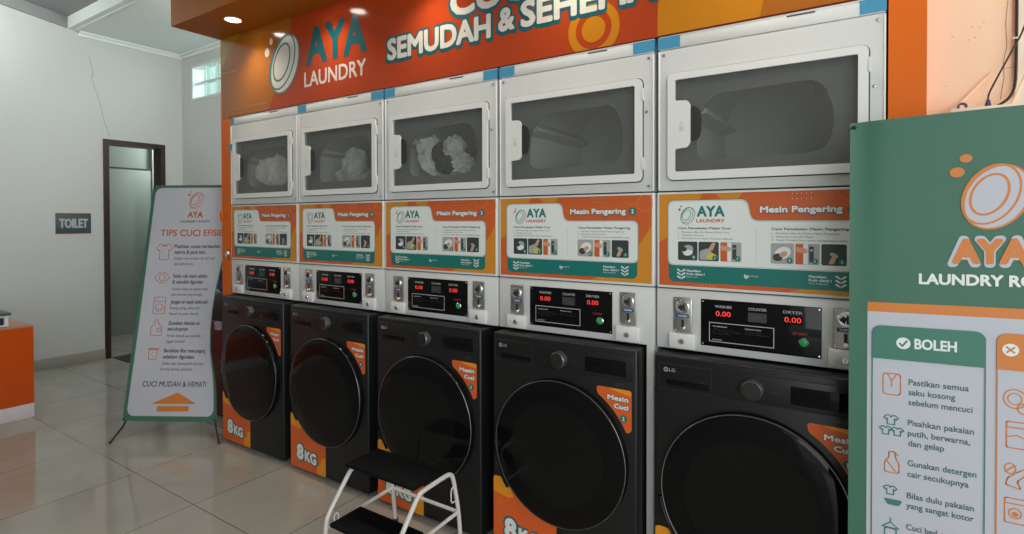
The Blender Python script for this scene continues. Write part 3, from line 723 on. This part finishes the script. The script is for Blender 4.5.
for i, (Wi, Ci, Di) in enumerate(UNITS):
    for o, p, labs in ((Wi, W0, wl_labels), (Ci, C0_, cl_labels), (Di, D0, dl_labels)):
        if i: o.location = p.location+Vector((UW*i, 0, 0))
        o['label'] = labs[i]; ORG[o.name] = Vector(p.location)
    # the numbers and the corner tape differ from unit to unit (all in the first unit's coordinates)
    num = str(5-i)
    st = [c for c in Wi.children if c.name.startswith('number_sticker')][0]
    a = Art(lambda u, v, l: (u, -.0716-l, v), .0004); a.text(num, .579, .633, .587, .014, 'sticker_white', 7, .04); a.build('number', Wi).parent = st
    po = [c for c in Ci.children if c.name.startswith('instruction_poster')][0]
    a = Art(lambda u, v, l: (u, -.0022-l, v), .00015); a.text(num, .5845, 1.363, .5935, .016, 'sticker_white', 11, .04); a.build('poster_number', Ci).parent = po
    spans = {0: [(.008, .045)], 1: [(.007, .075), (.585, .668)], 2: [(.007, .075), (.598, .668)], 3: [(.007, .082), (.590, .668)], 4: [(.007, .084), (.603, .668)]}[i]
    for xa, xb in spans: box('corner_tape', (xa, -.0008, 1.934), (xb, .02, 1.9745), 'blue_tape', Di)
    if i == 0: box('corner_tape', (.012, -.0142, 1.775), (.03, .0, 1.815), 'blue_tape', Di)
# white foot panel between the last two washers
q = box('leg_panel', (3*UW+.641, -.004, 0), (3*UW+.668, .5, .893), 'white_metal', None, .003, origin=None)
q.parent = None
tag(q, 'narrow white upright panel between the two nearest washers', 'panel')
# every other seam keeps a dark upright
# laundry in the first three drums
def laundry(i, m, lobes, label):
    bm = bmesh.new()
    for (cx, cy, cz, rx, ry, rz, sd) in lobes:
        res = bmesh.ops.create_icosphere(bm, subdivisions=5, radius=1)
        for v in res['verts']:
            n = v.co.copy(); k = 1+.28*noise.noise(n*1.6+Vector((sd, 0, 0)))+.30*abs(noise.noise(n*3+Vector((0, sd, 0))))+.16*abs(noise.noise(n*7+Vector((sd, sd, 0))))
            p = Vector((cx+n.x*rx*k, cy+n.y*ry*k, cz+n.z*rz*k)); p.y = max(p.y, .052)
            q = Vector((p.x-UW*i-.335, p.z-1.685)); L = q.length
            if L > .174: q *= (.162+.012*math.tanh((L-.162)/.05))/L; p.x, p.z = UW*i+.335+q.x, 1.685+q.y
            v.co = p
    o = finish('laundry_pile', bm, m, None, True, origin=(UW*i+.33, .2, 1.5))
    return tag(o, label, 'laundry', 'laundry in the dryers')
laundry(0, 'laundry_grey', [(.20, .125, 1.635, .07, .065, .075, 1), (.30, .125, 1.64, .055, .065, .09, 5), (.27, .20, 1.56, .13, .09, .06, 9)], 'cream laundry heaped inside the leftmost dryer')
laundry(1, 'laundry_pale', [(UW+.33, .12, 1.64, .06, .06, .09, 2), (UW+.27, .18, 1.57, .12, .09, .06, 7)], 'dim pale laundry inside the second dryer from the left')
pile = laundry(2, 'laundry_silver', [(2*UW+.19, .12, 1.64, .06, .065, .09, 3), (2*UW+.26, .20, 1.57, .12, .10, .07, 4), (2*UW+.34, .12, 1.68, .05, .05, .05, 8), (2*UW+.36, .16, 1.60, .06, .06, .05, 11)], 'crumpled silvery laundry around a dark garment inside the middle dryer')

dg = laundry(2, 'laundry_dark', [(2*UW+.275, .10, 1.655, .035, .04, .05, 6), (2*UW+.31, .09, 1.60, .045, .035, .04, 12)], 'dark garment')
dg.location = (0, 0, 0); dg.parent = pile; dg.name = 'dark_garment'; del dg['category']; del dg['group']

# ------------------------------------------------------------------ left X-banner
def left_banner():
    B = Vector((-.55, -.386, .1)); an = math.radians(31); d = Vector((math.cos(an), math.sin(an), 0)); n = Vector((-d.y, d.x, 0)); l = math.radians(11.5)
    m = n*math.sin(l)+Vector((0, 0, 1))*math.cos(l); N = d.cross(m)     # N points towards the viewer
    W, Hh = .598, 1.51
    prof = [(0, .598), (.13, .583), (.25, .563), (.43, .515), (.56, .50), (.68, .498), (.82, .508), (.97, .530), (1.10, .56), (1.25, .585), (1.40, .597), (1.51, .598)]
    def right(v):
        v = max(0, min(1.51, v))
        for (a0, b0), (a1, b1) in zip(prof, prof[1:]):
            if v <= a1: return b0+(b1-b0)*(v-a0)/(a1-a0)
        return .598
    def P(u, v, lf):
        # the cloth bows: where its right edge is drawn in, it curls away from the viewer
        e = (W-right(v)); k = max(0, u-.30)/.298
        return B+d*(u-e*k*k*1.0)+m*v-N*(e*1.3*math.sin(PI*min(1, max(0, u/.598)))**1)*.35+N*lf
    r = thing('banner_stand', (-.42, -.25, 0), 'tall leaning white banner with green edges and orange arrow, left of washers', 'banner stand', 'standing banners')
    bm = bmesh.new(); nu, nv = 24, 40
    for lay in (0, -.0012):
        G = [[bm.verts.new(P(W*i/nu, Hh*j/nv, lay)) for i in range(nu+1)] for j in range(nv+1)]
        for j in range(nv):
            for i in range(nu): bm.faces.new((G[j][i], G[j][i+1], G[j+1][i+1], G[j+1][i]))
    finish('banner_cloth', bm, 'banner_green', r, True)
    # white field as a grid with rounded corners
    a = Art(P, .0005)
    i = a.mi('banner_white'); n1, n2 = 20, 40
    def lim(v):
        rr = .045; y0, y1 = .030, 1.492; e = 0
        if v < y0+rr: e = rr-math.sqrt(max(0, rr*rr-(y0+rr-v)**2))
        if v > y1-rr: e = rr-math.sqrt(max(0, rr*rr-(v-y1+rr)**2))
        return .022+e, .577-e
    vs = [.030+.045*(1-math.cos(k*PI/12)) for k in range(6)]+[.075+(1.447-.075)*k/n2 for k in range(n2+1)]+[1.447+.045*math.sin(k*PI/12) for k in range(1, 7)]
    G = [[a.bm.verts.new(P(lim(v)[0]+(lim(v)[1]-lim(v)[0])*q/n1, v, .0008)) for q in range(n1+1)] for v in vs]
    for j in range(len(vs)-1):
        for q in range(n1):
            f = a.bm.faces.new((G[j][q], G[j][q+1], G[j+1][q+1], G[j+1][q])); f.material_index = i
    a.build('banner_print', r)
    a = Art(P, .0005)
    ring_logo(a, .305, 1.405, .105, 'banner_white', 'banner_red', 3, 'banner_red')
    a.text('AYA', .257, 1.288, .362, .042, 'banner_red', 4, .035); a.text('LAUNDRY ROOM', .213, 1.255, .410, .015, 'banner_text', 4, .02)
    a.build('banner_logo', r)
    a = Art(P, .0005)
    a.text('TIPS CUCI EFISIEN', .088, 1.165, .565, .043, 'banner_red', 4, .022)
    T = [('Pisahkan cucian berdasarkan', .187, 1.090, .518, .025, 1), ('warna & jenis kain.', .187, 1.052, .408, .025, 1), ('Hindari warna luntur dan hasil cucian', .190, 1.015, .493, .0175, 0), ('jadi lebih bersih.', .192, .978, .318, .0175, 0),
         ('Selalu cek mesin sebelum', .191, .896, .440, .025, 1), ('& sesudah digunakan', .191, .858, .405, .025, 1), ('Pastikan tidak ada pakaian tertinggal', .191, .815, .46, .0175, 0), ('atau kotoran yang tertinggal.', .190, .780, .41, .0175, 0),
         ('Jangan isi mesin terlalu penuh', .191, .728, .481, .025, 1), ('Ruang yang cukup bikin', .190, .692, .403, .0175, 0), ('hasil cucian bersih', .191, .655, .395, .0175, 0),
         ('Gunakan deterjen cair', .193, .592, .420, .025, 1), ('secukupnya', .192, .555, .323, .025, 1), ('Terlalu banyak busa sulit dibilas', .192, .515, .437, .0175, 0), ('nggak bersih!', .193, .480, .313, .0175, 0),
         ('Bersihkan filter mesin pengering', .191, .418, .506, .025, 1), ('sebelum digunakan.', .191, .380, .407, .025, 1), ('Debu atau benang bikin alat panas', .196, .342, .493, .0175, 0), ('kurang kering sempurna.', .188, .308, .406, .0175, 0)]
    for s, x, z, X, c, b in T: a.text(s, x, z-.004, X, c, 'banner_dark' if b else 'photo_grey' if False else 'banner_dark', 4, .022 if b else 0)
    a.text('CUCI MUDAH & HEMAT!', .095, .205, .520, .034, 'banner_dark', 4, .015)
    a.build('banner_lettering', r)
    a = Art(P, .0005); lw = .0035; c = 'banner_red'
    a.line(fillet([(.072, 1.085), (.095, 1.115), (.112, 1.105), (.135, 1.105), (.152, 1.115), (.176, 1.085), (.160, 1.065), (.152, 1.075), (.152, 1.008), (.096, 1.008), (.096, 1.075), (.088, 1.065)], .006), lw, c, 4, True)
    a.line([(.105, 1.11), (.115, 1.095), (.124, 1.105), (.133, 1.095), (.143, 1.11)], lw, c, 4)
    a.line(arcpts((.080, .892), (.170, .892), .036), lw, c, 4); a.line(arcpts((.080, .892), (.170, .892), -.036), lw, c, 4); a.ring(.125, .892, .020, .024, lw, c, 4)
    a.line(rrect(.092, .66, .160, .765, .006), lw, c, 4, True); a.line([(.092, .738), (.160, .738)], lw, c, 4); a.ring(.126, .698, .024, .026, lw, c, 4); a.ring(.126, .698, .014, .014, lw, c, 4, 0, 16, PI, 2*PI); a.ell(.104, .751, .004, .004, c, 4)
    a.line(fillet([(.095, .52), (.095, .575), (.112, .60), (.114, .618), (.130, .622), (.133, .598), (.156, .575), (.160, .52)], .01), lw, c, 4, True); a.ring(.140, .555, .012, .014, lw, c, 4)
    a.line(fillet([(.106, .37), (.100, .43), (.155, .43), (.149, .37)], .006), lw, c, 4, True); a.line([(.096, .437), (.159, .437)], lw*1.6, c, 4); [a.ell(x, z, .003, .003, c, 4) for x, z in ((.115, .40), (.13, .385), (.142, .41), (.125, .415))]
    a.build('banner_icons', r)
    a = Art(P, .0005)
    a.poly([(.166, .103), (.457, .105), (.329, .171)], 'banner_orange', 4); a.poly([(.209, .089), (.411, .091), (.414, .060), (.207, .057)], 'banner_orange', 4)
    a.build('arrow', r, 'orange upward arrow')
    # folding rods behind the cloth and the two front feet
    mid = P(.299, .72, -.03)
    for q, (u, v, ft) in enumerate(((.01, 1.50, None), (.588, 1.50, None), (.012, .012, (-.49, -.475, .008)), (.586, .012, (.060, -.119, .008)))):
        bm = bmesh.new(); e = P(u, v, -.004)
        if ft: tube(bm, [mid, P(u, v+.02, -.010), P(u, v-.03, -.012)]+[Vector(ft)], .0055, 8, 1); bmesh.ops.create_icosphere(bm, subdivisions=1, radius=.009, matrix=Matrix.Translation(Vector(ft)))
        else: tube(bm, [mid, P(u, v, -.006)], .0045, 8, 0); bmesh.ops.create_icosphere(bm, subdivisions=1, radius=.009, matrix=Matrix.Translation(e))
        finish('support_rod', bm, 'rod_black', r, True)
    bm = bmesh.new(); tube(bm, [mid, (-.53, .085, .006)], .0055, 8, 0); finish('rear_leg', bm, 'rod_black', r, True)
    bm = bmesh.new()
    for (u, v) in ((.010, 1.500), (.588, 1.500), (.010, .010), (.588, .010)):
        bmesh.ops.create_icosphere(bm, subdivisions=2, radius=.006, matrix=Matrix.Translation(P(u, v, .002)))
    finish('corner_eyelets', bm, 'rod_black', r, True)
left_banner()

# ------------------------------------------------------------------ right X-banner (near)
def right_banner():
    X0, Y0, W = 3.280, -.22, .560; T0 = 1.590
    def P(u, v, lf):
        # v runs down from 0; the cloth hangs a little askew with soft folds at its corners
        f = .008*math.exp(-((u-.02)**2)/.0008)*math.exp(-abs(v)/.35)+.0015*math.sin(u*14+v*3)*math.exp(-abs(v+.2)/.4)
        return Vector((X0+u, Y0+f-lf, T0+v+.024*u))
    r = thing('banner_stand', (3.56, -.15, 0), 'large green-topped banner with washing rules, nearest the camera at right', 'banner stand', 'standing banners')
    bm = bmesh.new(); nu, nv = 28, 60
    for lay in (0, -.0012):
        G = [[bm.verts.new(P(W*i/nu, -1.56*j/nv, lay)) for i in range(nu+1)] for j in range(nv+1)]
        for j in range(nv):
            for i in range(nu): bm.faces.new((G[j][i], G[j+1][i], G[j+1][i+1], G[j][i+1]))
    finish('banner_cloth', bm, 'banner_green', r, True)
    L = .00015
    a = Art(P, L)
    def grid(x0, v0, x1, v1, m, l, n=8, k=10):
        i = a.mi(m); G = [[a.bm.verts.new(P(x0+(x1-x0)*p/n, v0+(v1-v0)*q/k, l*L)) for p in range(n+1)] for q in range(k+1)]
        for q in range(k):
            for p in range(n): f = a.bm.faces.new((G[q][p], G[q][p+1], G[q+1][p+1], G[q+1][p])); f.material_index = i
    grid(.040, -.462, .520, -.486, 'banner_orange', 5, 16, 1); grid(.040, -.486, .520, -1.53, 'banner_white', 5, 16, 30)
    a.build('banner_print', r)
    a = Art(P, L)
    ring_logo(a, .281, -.202, .132, 'banner_white', 'banner_orange', 8, None, 1.05, 1.1)
    a.ell(.217, -.144, .014, .012, 'banner_orange', 8); a.ell(.233, -.112, .012, .010, 'banner_orange', 8)
    a.outline('AYA', .206, -.363, .349, .062, .0065, 'banner_white', 8, .05); a.text('AYA', .208, -.362, .347, .061, 'banner_orange', 11, .05)
    a.text('LAUNDRY ROOM', .145, -.413, .412, .027, 'sticker_white', 8, .04)
    a.build('banner_logo', r)
    a = Art(P, L)
    a.lift = .0004
    for x0, x1, m in ((.050, .272, 'banner_head'), (.291, .512, 'banner_orange')):
        a.poly([(x0, -.604), (x1, -.604)]+rrect(x0, -.604, x1, -.520, .02)[:12], m, 8)
        a.line([(x0+.001, -.60), (x0+.001, -1.50)], .0024, m, 8); a.line([(x1-.001, -.60), (x1-.001, -1.50)], .0024, m, 8); a.line([(x0, -1.50), (x1, -1.50)], .0024, m, 8)
    a.ell(.115, -.561, .0145, .0145, 'sticker_white', 10); a.line([(.108, -.562), (.113, -.568), (.122, -.555)], .004, 'banner_head', 11)
    a.text('BOLEH', .137, -.573, .219, .026, 'sticker_white', 10, .03)
    a.ell(.3145, -.557, .0145, .0145, 'sticker_white', 10); a.line([(.308, -.563), (.321, -.551)], .0035, 'banner_orange', 11); a.line([(.308, -.551), (.321, -.563)], .0035, 'banner_orange', 11)
    a.text('TIDAK BOLEH', .338, -.570, .492, .026, 'sticker_white', 10, .03)
    a.build('banner_headings', r)
    a = Art(P, L)
    for s, x, v, X in (('Pastikan semua', .126, -.664, .242), ('saku kosong', .126, -.689, .217), ('sebelum mencuci', .126, -.714, .249),
                       ('Pisahkan pakaian', .125, -.765, .252), ('putih, berwarna,', .125, -.791, .245), ('dan gelap', .126, -.816, .197),
                       ('Gunakan detergen', .125, -.866, .257), ('cair secukupnya', .125, -.893, .243),
                       ('Bilas dulu pakaian', .124, -.947, .253), ('yang sangat kotor', .123, -.972, .253), ('Cuci bed cover', .123, -1.026, .230), ('di 1 mesin', .123, -1.051, .20)):
        a.text(s, x, v, X, .015, 'banner_text', 8, .022)
    a.build('banner_lettering', r)
    a = Art(P, L); lw = .0028; o, g = 'banner_orange', 'banner_head'
    a.line(rrect(.074, -.693, .110, -.640, .007), lw, o, 8, True); a.line([(.083, -.641), (.092, -.658), (.102, -.641)], lw, o, 8); a.line([(.092, -.658), (.092, -.672)], lw, o, 8)
    def tee(cx, cy, k, m): a.line([(cx-.6*k, cy+.75*k), (cx-k, cy+.35*k), (cx-.72*k, cy+.05*k), (cx-.5*k, cy+.2*k), (cx-.5*k, cy-.75*k), (cx+.5*k, cy-.75*k), (cx+.5*k, cy+.2*k), (cx+.72*k, cy+.05*k), (cx+k, cy+.35*k), (cx+.6*k, cy+.75*k), (cx+.22*k, cy+.75*k), (cx, cy+.5*k), (cx-.22*k, cy+.75*k)], lw, m, 8, True)
    tee(.091, -.757, .015, g); tee(.080, -.785, .013, g); tee(.104, -.785, .013, g)
    a.line(fillet([(.078, -.890), (.078, -.866), (.088, -.850), (.086, -.838), (.100, -.836), (.100, -.850), (.108, -.866), (.108, -.890)], .006), lw, o, 8, True); a.line([(.083, -.862), (.10, -.885)], lw, o, 8); a.line([(.100, -.838), (.106, -.845)], lw, o, 8)
    tee(.090, -.935, .014, g); a.poly(fillet([(.076, -.957), (.116, -.957), (.108, -.972), (.084, -.972)], .004), g, 8)
    a.line([(.091, -1.006), (.091, -1.016), (.108, -1.030), (.074, -1.030)], lw, g, 8); a.line([(.091, -1.016), (.074, -1.030)], lw, g, 8); a.line(rrect(.079, -1.07, .103, -1.032, .004), lw, g, 8, True)
    a.ring(.323, -.669, .021, .023, lw, o, 8); a.ring(.323, -.669, .013, .014, lw*.8, o, 8); a.ring(.338, -.690, .012, .013, lw, o, 8)
    a.line(rrect(.309, -.782, .345, -.722, .004), lw, o, 8, True); a.line([(.309, -.735), (.345, -.735)], lw, o, 8); a.line([(.311, -.757), (.327, -.752), (.345, -.76)], lw, o, 8)
    a.ring(.316, -.830, .011, .013, lw, o, 8); a.line([(.308, -.838), (.324, -.822)], lw, o, 8); a.line(fillet([(.308, -.868), (.312, -.852), (.330, -.835), (.345, -.825), (.342, -.842), (.328, -.858), (.335, -.875)], .005), lw, o, 8, True)
    a.line(rrect(.307, -.955, .343, -.898, .004), lw, o, 8, True); a.line([(.307, -.910), (.343, -.910)], lw, o, 8); a.ring(.325, -.932, .012, .013, lw, o, 8); a.ell(.325, -.934, .006, .006, o, 8)
    a.build('banner_icons', r)
    mid = Vector((X0+.28, Y0+.05, .80))
    for e in (P(.008, -.012, -.006), P(.552, -.012, -.006), P(.01, -1.55, -.006), P(.55, -1.55, -.006)):
        bm = bmesh.new(); tube(bm, [mid, e], .005, 8, 0); bmesh.ops.create_icosphere(bm, subdivisions=2, radius=.009, matrix=Matrix.Translation(e)); finish('support_rod', bm, 'rod_black', r, True)
    for x in (.02, .54):
        bm = bmesh.new(); tube(bm, [(X0+x, Y0+.006, .06), (X0+x, Y0-.10, .006)], .0055, 8, 0); finish('front_foot', bm, 'rod_black', r, True)
    bm = bmesh.new(); tube(bm, [mid, (X0+.28, Y0+.145, .006)], .0055, 8, 0); finish('rear_leg', bm, 'rod_black', r, True)
    bm = bmesh.new()
    for (u, v) in ((.010, -.012), (.550, -.012)): bmesh.ops.create_icosphere(bm, subdivisions=2, radius=.0045, matrix=Matrix.Translation(P(u, v, .002)))
    tube(bm, [P(.010, -.012, .002), P(-.006, -.018, -.004)], .002, 6, 0)
    finish('corner_eyelets', bm, 'rod_black', r, True)
right_banner()

# unseen small spotlight added high up to brighten the peach wall
sp = thing('added_wall_spotlight', (3.75, .03, 2.75), 'small round spotlight added out of view to brighten the peach wall', 'spotlight')
box('arm', (3.735, -.42, 2.74), (3.765, .03, 2.76), 'white_part', sp, .003)
bm = bmesh.new(); lathe(bm, (3.75, -.42, 2.66), [(.0005, .08), (.03, .08), (.05, .0), (.046, .0), (.0005, .02)], 24, 'Z'); finish('lamp_head', bm, 'white_part', sp, True)
l = bpy.data.lights.new('added_spotlight_beam', 'SPOT'); l.energy = 7; l.spot_size = math.radians(80); l.spot_blend = .8; l.shadow_soft_size = .05; l.color = (1, .88, .74)
o = bpy.data.objects.new('added_spotlight_beam', l); COL.objects.link(o); o.location = (0, -.45, -.10); o.parent = sp
o.rotation_euler = Vector((-.12, .50, -.85)).to_track_quat('-Z', 'Y').to_euler()

# ------------------------------------------------------------------ step stool
st = thing('step_stool', (1.76, -.36, 0), 'white tubular two-step stool with black treads in front of the middle washer', 'step stool')
bm = bmesh.new(); bx(bm, (1.566, -.430, .349), (1.938, -.252, .366), .006, 2); finish('top_tread', bm, 'tread_black', st, True)
bm = bmesh.new(); bx(bm, (1.590, -.528, .160), (1.937, -.372, .176), .006, 2); finish('lower_tread', bm, 'tread_black', st, True)
for X in (1.578, 1.947):
    s = 1 if X < 1.7 else -1
    bm = bmesh.new(); tube(bm, [(X, -.165, .008), (X, -.180, .17), (X, -.215, .325), (X, -.235, .341), (X, -.265, .344), (X, -.395, .339), (X, -.415, .333), (X, -.520, .205), (X, -.532, .18), (X, -.546, .008)], .0088, 12, 2)
    finish('side_frame', bm, 'stool_white', st, True)
    bm = bmesh.new(); tube(bm, [(X, -.182, .168), (X, -.536, .158)], .0075, 10, 0); finish('side_rail', bm, 'stool_white', st, True)
    for y in (-.165, -.546):
        bm = bmesh.new(); cyl(bm, (X, y, 0), .0125, .026, 'Z', 16); finish('foot_cap', bm, 'dark_rubber', st, True)
    bm = bmesh.new()
    tube(bm, [(X, -.205, .285), (X-.004*s, -.232, .28), (X-.004*s, -.232, .225), (X, -.200, .22)], .003, 6, 1); tube(bm, [(X+.014*s, -.505, .174), (X+.014*s, -.505, .200), (X+.014*s, -.485, .200), (X+.014*s, -.485, .174)], .003, 6, 1)
    finish('locking_clip', bm, 'stool_white', st, True)
bm = bmesh.new(); tube(bm, [(1.578, -.182, .168), (1.947, -.182, .168)], .0075, 10, 0); finish('cross_rail', bm, 'stool_white', st, True)

# ------------------------------------------------------------------ counter and device at the left edge
ct = thing('counter', (-1.75, -1.4, 0), 'glossy orange service counter with white plinth at the left edge', 'counter')
box('cabinet', (-2.05, -2.3, .095), (-1.470, -.553, .619), 'counter_orange', ct, .003)
box('worktop', (-2.050, -2.300, .619), (-1.4695, -.552, .626), 'counter_top', ct, .003)
box('plinth', (-2.048, -2.298, 0), (-1.468, -.555, .095), 'counter_white', ct, .002)
pr = thing('ticket_printer', (-1.68, -.82, .626), 'small white desk device with teal lid on the orange counter', 'printer')
bm = bmesh.new(); bx(bm, (-1.83, -.98, .628), (-1.545, -.662, .640), .003); bx(bm, (-1.83, -.98, .640), (-1.548, -.955, .690), .003); bx(bm, (-1.83, -.684, .640), (-1.548, -.664, .690), .003); bx(bm, (-1.83, -.955, .640), (-1.62, -.684, .690), .003); bx(bm, (-1.83, -.98, .690), (-1.548, -.660, .703), .003)
finish('housing', bm, 'sticker_white', pr, True)
box('front_slot', (-1.63, -.954, .641), (-1.562, -.685, .689), 'device_dark', pr)
bm = bmesh.new(); bx(bm, (-1.84, -.99, .703), (-1.535, -.650, .722), .006); finish('lid', bm, 'device_teal', pr, True)

# ------------------------------------------------------------------ toilet sign, door mat
ts = thing('toilet_sign', (LW+.006, .14, 1.226), 'small dark teal toilet sign on the white wall beside the doorway', 'sign')
box('sign_plate', (LW, .006, 1.224), (LW+.006, .278, 1.415), 'sign_board_teal', ts, .002)
a = Art(lambda u, v, l: (LW+.0064+l, u, v), .0005)
a.line([(.012, 1.232), (.272, 1.232)], .009, 'sign_board_red', 1); a.line([(.012, 1.407), (.272, 1.407)], .009, 'sign_board_red', 1)
a.text('TOILET', .030, 1.277, .254, .088, 'print_grey', 2, .04); a.build('lettering', ts)
dm = bmesh.new(); bx(dm, (LW+.03, .43, .001), (LW+.36, .99, .010), .004)
tag(finish('door_mat', dm, 'mat_brown', None, True), 'small brown mat on the floor tiles before the toilet doorway', 'mat')

# ------------------------------------------------------------------ water dispenser half hidden behind the left banner
wd = thing('water_dispenser', (-.40, .27, 0), 'maroon water dispenser behind the left banner, beside the leftmost washer', 'water dispenser')
box('cabinet', (-.57, .13, .012), (-.245, .44, .66), 'maroon', wd, .02, 4)
box('base', (-.56, .14, 0), (-.255, .43, .014), 'dark_rubber', wd)
box('tap_recess', (-.57, .13, .662), (-.245, .44, .84), 'device_dark', wd, .01)
box('white_tap', (-.40, .105, .60), (-.345, .132, .655), 'counter_white', wd, .006)
a = Art(lambda u, v, l: (u, .1295-l, v), .0005)
a.ring(-.37, .34, .035, .045, .006, 'pink', 1, .3, 20, -.5, 2.2); a.ring(-.34, .40, .03, .035, .005, 'pink', 1, 0, 20, 3.2, 5.8); a.line([(-.33, .42), (-.30, .50), (-.28, .47)], .006, 'pink', 1); a.build('swirl_print', wd)
wj = bmesh.new(); lathe(wj, (-.42, .285, .842), [(.0005, 0), (.10, 0), (.135, .03), (.135, .10), (.128, .105), (.135, .11), (.135, .17), (.11, .2), (.0005, .205)][:], 32, 'Z')
wj = finish('water_jug', wj, 'jug_blue', None, True, origin=(-.42, .285, .842)); tag(wj, 'blue water jug standing on the maroon dispenser behind the banner', 'water jug')
# bracket on the surround
bm = bmesh.new(); bx(bm, (-.104, -.012, 1.34), (-.080, .0, 1.40), .003); tag(finish('orange_bracket', bm, 'orange_paint', None, True, origin=(-.09, 0, 1.34)), 'small orange bracket on the left edge of the surround', 'bracket')
bm = bmesh.new(); tube(bm, [(-.045, -.004, 1.17), (-.028, -.012, 1.15), (-.040, -.012, 1.12), (-.018, -.010, 1.10)], .006, 8, 1); lathe(bm, (-.035, 0, 1.135), [(.0005, -.014), (.014, -.012), (.018, 0)], 16)
tag(finish('metal_latch', bm, 'steel', None, True, origin=(-.035, 0, 1.13)), 'small metal latch on the orange surround beside the leftmost poster', 'latch')

# ------------------------------------------------------------------ shelf, cables and adapter on the peach wall
sh = thing('wall_shelf', (3.57, .05, 1.64), 'narrow peach shelf held by slanted braces on the peach wall', 'shelf')
box('shelf_board', (3.500, -.05, 1.618), (3.640, .05, 1.630), 'cream', sh, .002)
for p, q in (((3.508, .035, 1.632), (3.596, .042, 1.732)), ((3.628, -.01, 1.632), (3.685, .015, 1.79))):
    bm = bmesh.new(); tube(bm, [p, q], .0032, 8, 0); finish('brace', bm, 'peach', sh, True)
bm = bmesh.new(); tube(bm, [(3.72, .02, 2.1), (3.675, .012, 1.92), (3.651, .012, 1.82), (3.630, .012, 1.775), (3.602, .015, 1.71), (3.588, .025, 1.675), (3.585, .02, 1.655)], .0022, 8, 2)
cb = finish('power_cable', bm, 'cable_black', None, True); tag(cb, 'thin black cable swooping down the peach wall to a plug', 'cable')
bm = bmesh.new(); lathe(bm, (3.585, .015, 1.630), [(.0005, 0), (.0075, 0), (.007, .012), (.004, .026), (.0005, .028)], 14, 'Z'); finish('plug', bm, 'plug_navy', cb, True)
bm = bmesh.new(); tube(bm, [(3.644, .036, 2.5), (3.644, .036, 1.72), (3.640, .036, 1.68), (3.628, .03, 1.655), (3.606, .03, 1.640)], .0034, 8, 2)
c2 = finish('power_cable', bm, 'cable_black', None, True); tag(c2, 'thick dark cable running straight down the wall corner', 'cable')
bm = bmesh.new(); bx(bm, (3.635, .030, 1.812), (3.653, .040, 1.816), .001); finish('cable_tie', bm, 'cream', c2)
bm = bmesh.new(); R_ = lathe(bm, (3.530, .0, 1.641), [(.011, -.006), (.011, .006), (.006, .006), (.006, -.006), (.011, -.006)], 20)
tag(finish('tape_roll', bm, 'plug_navy', None, True, origin=(3.53, 0, 1.63)), 'tiny dark ring-shaped roll lying on the peach shelf', 'roll')
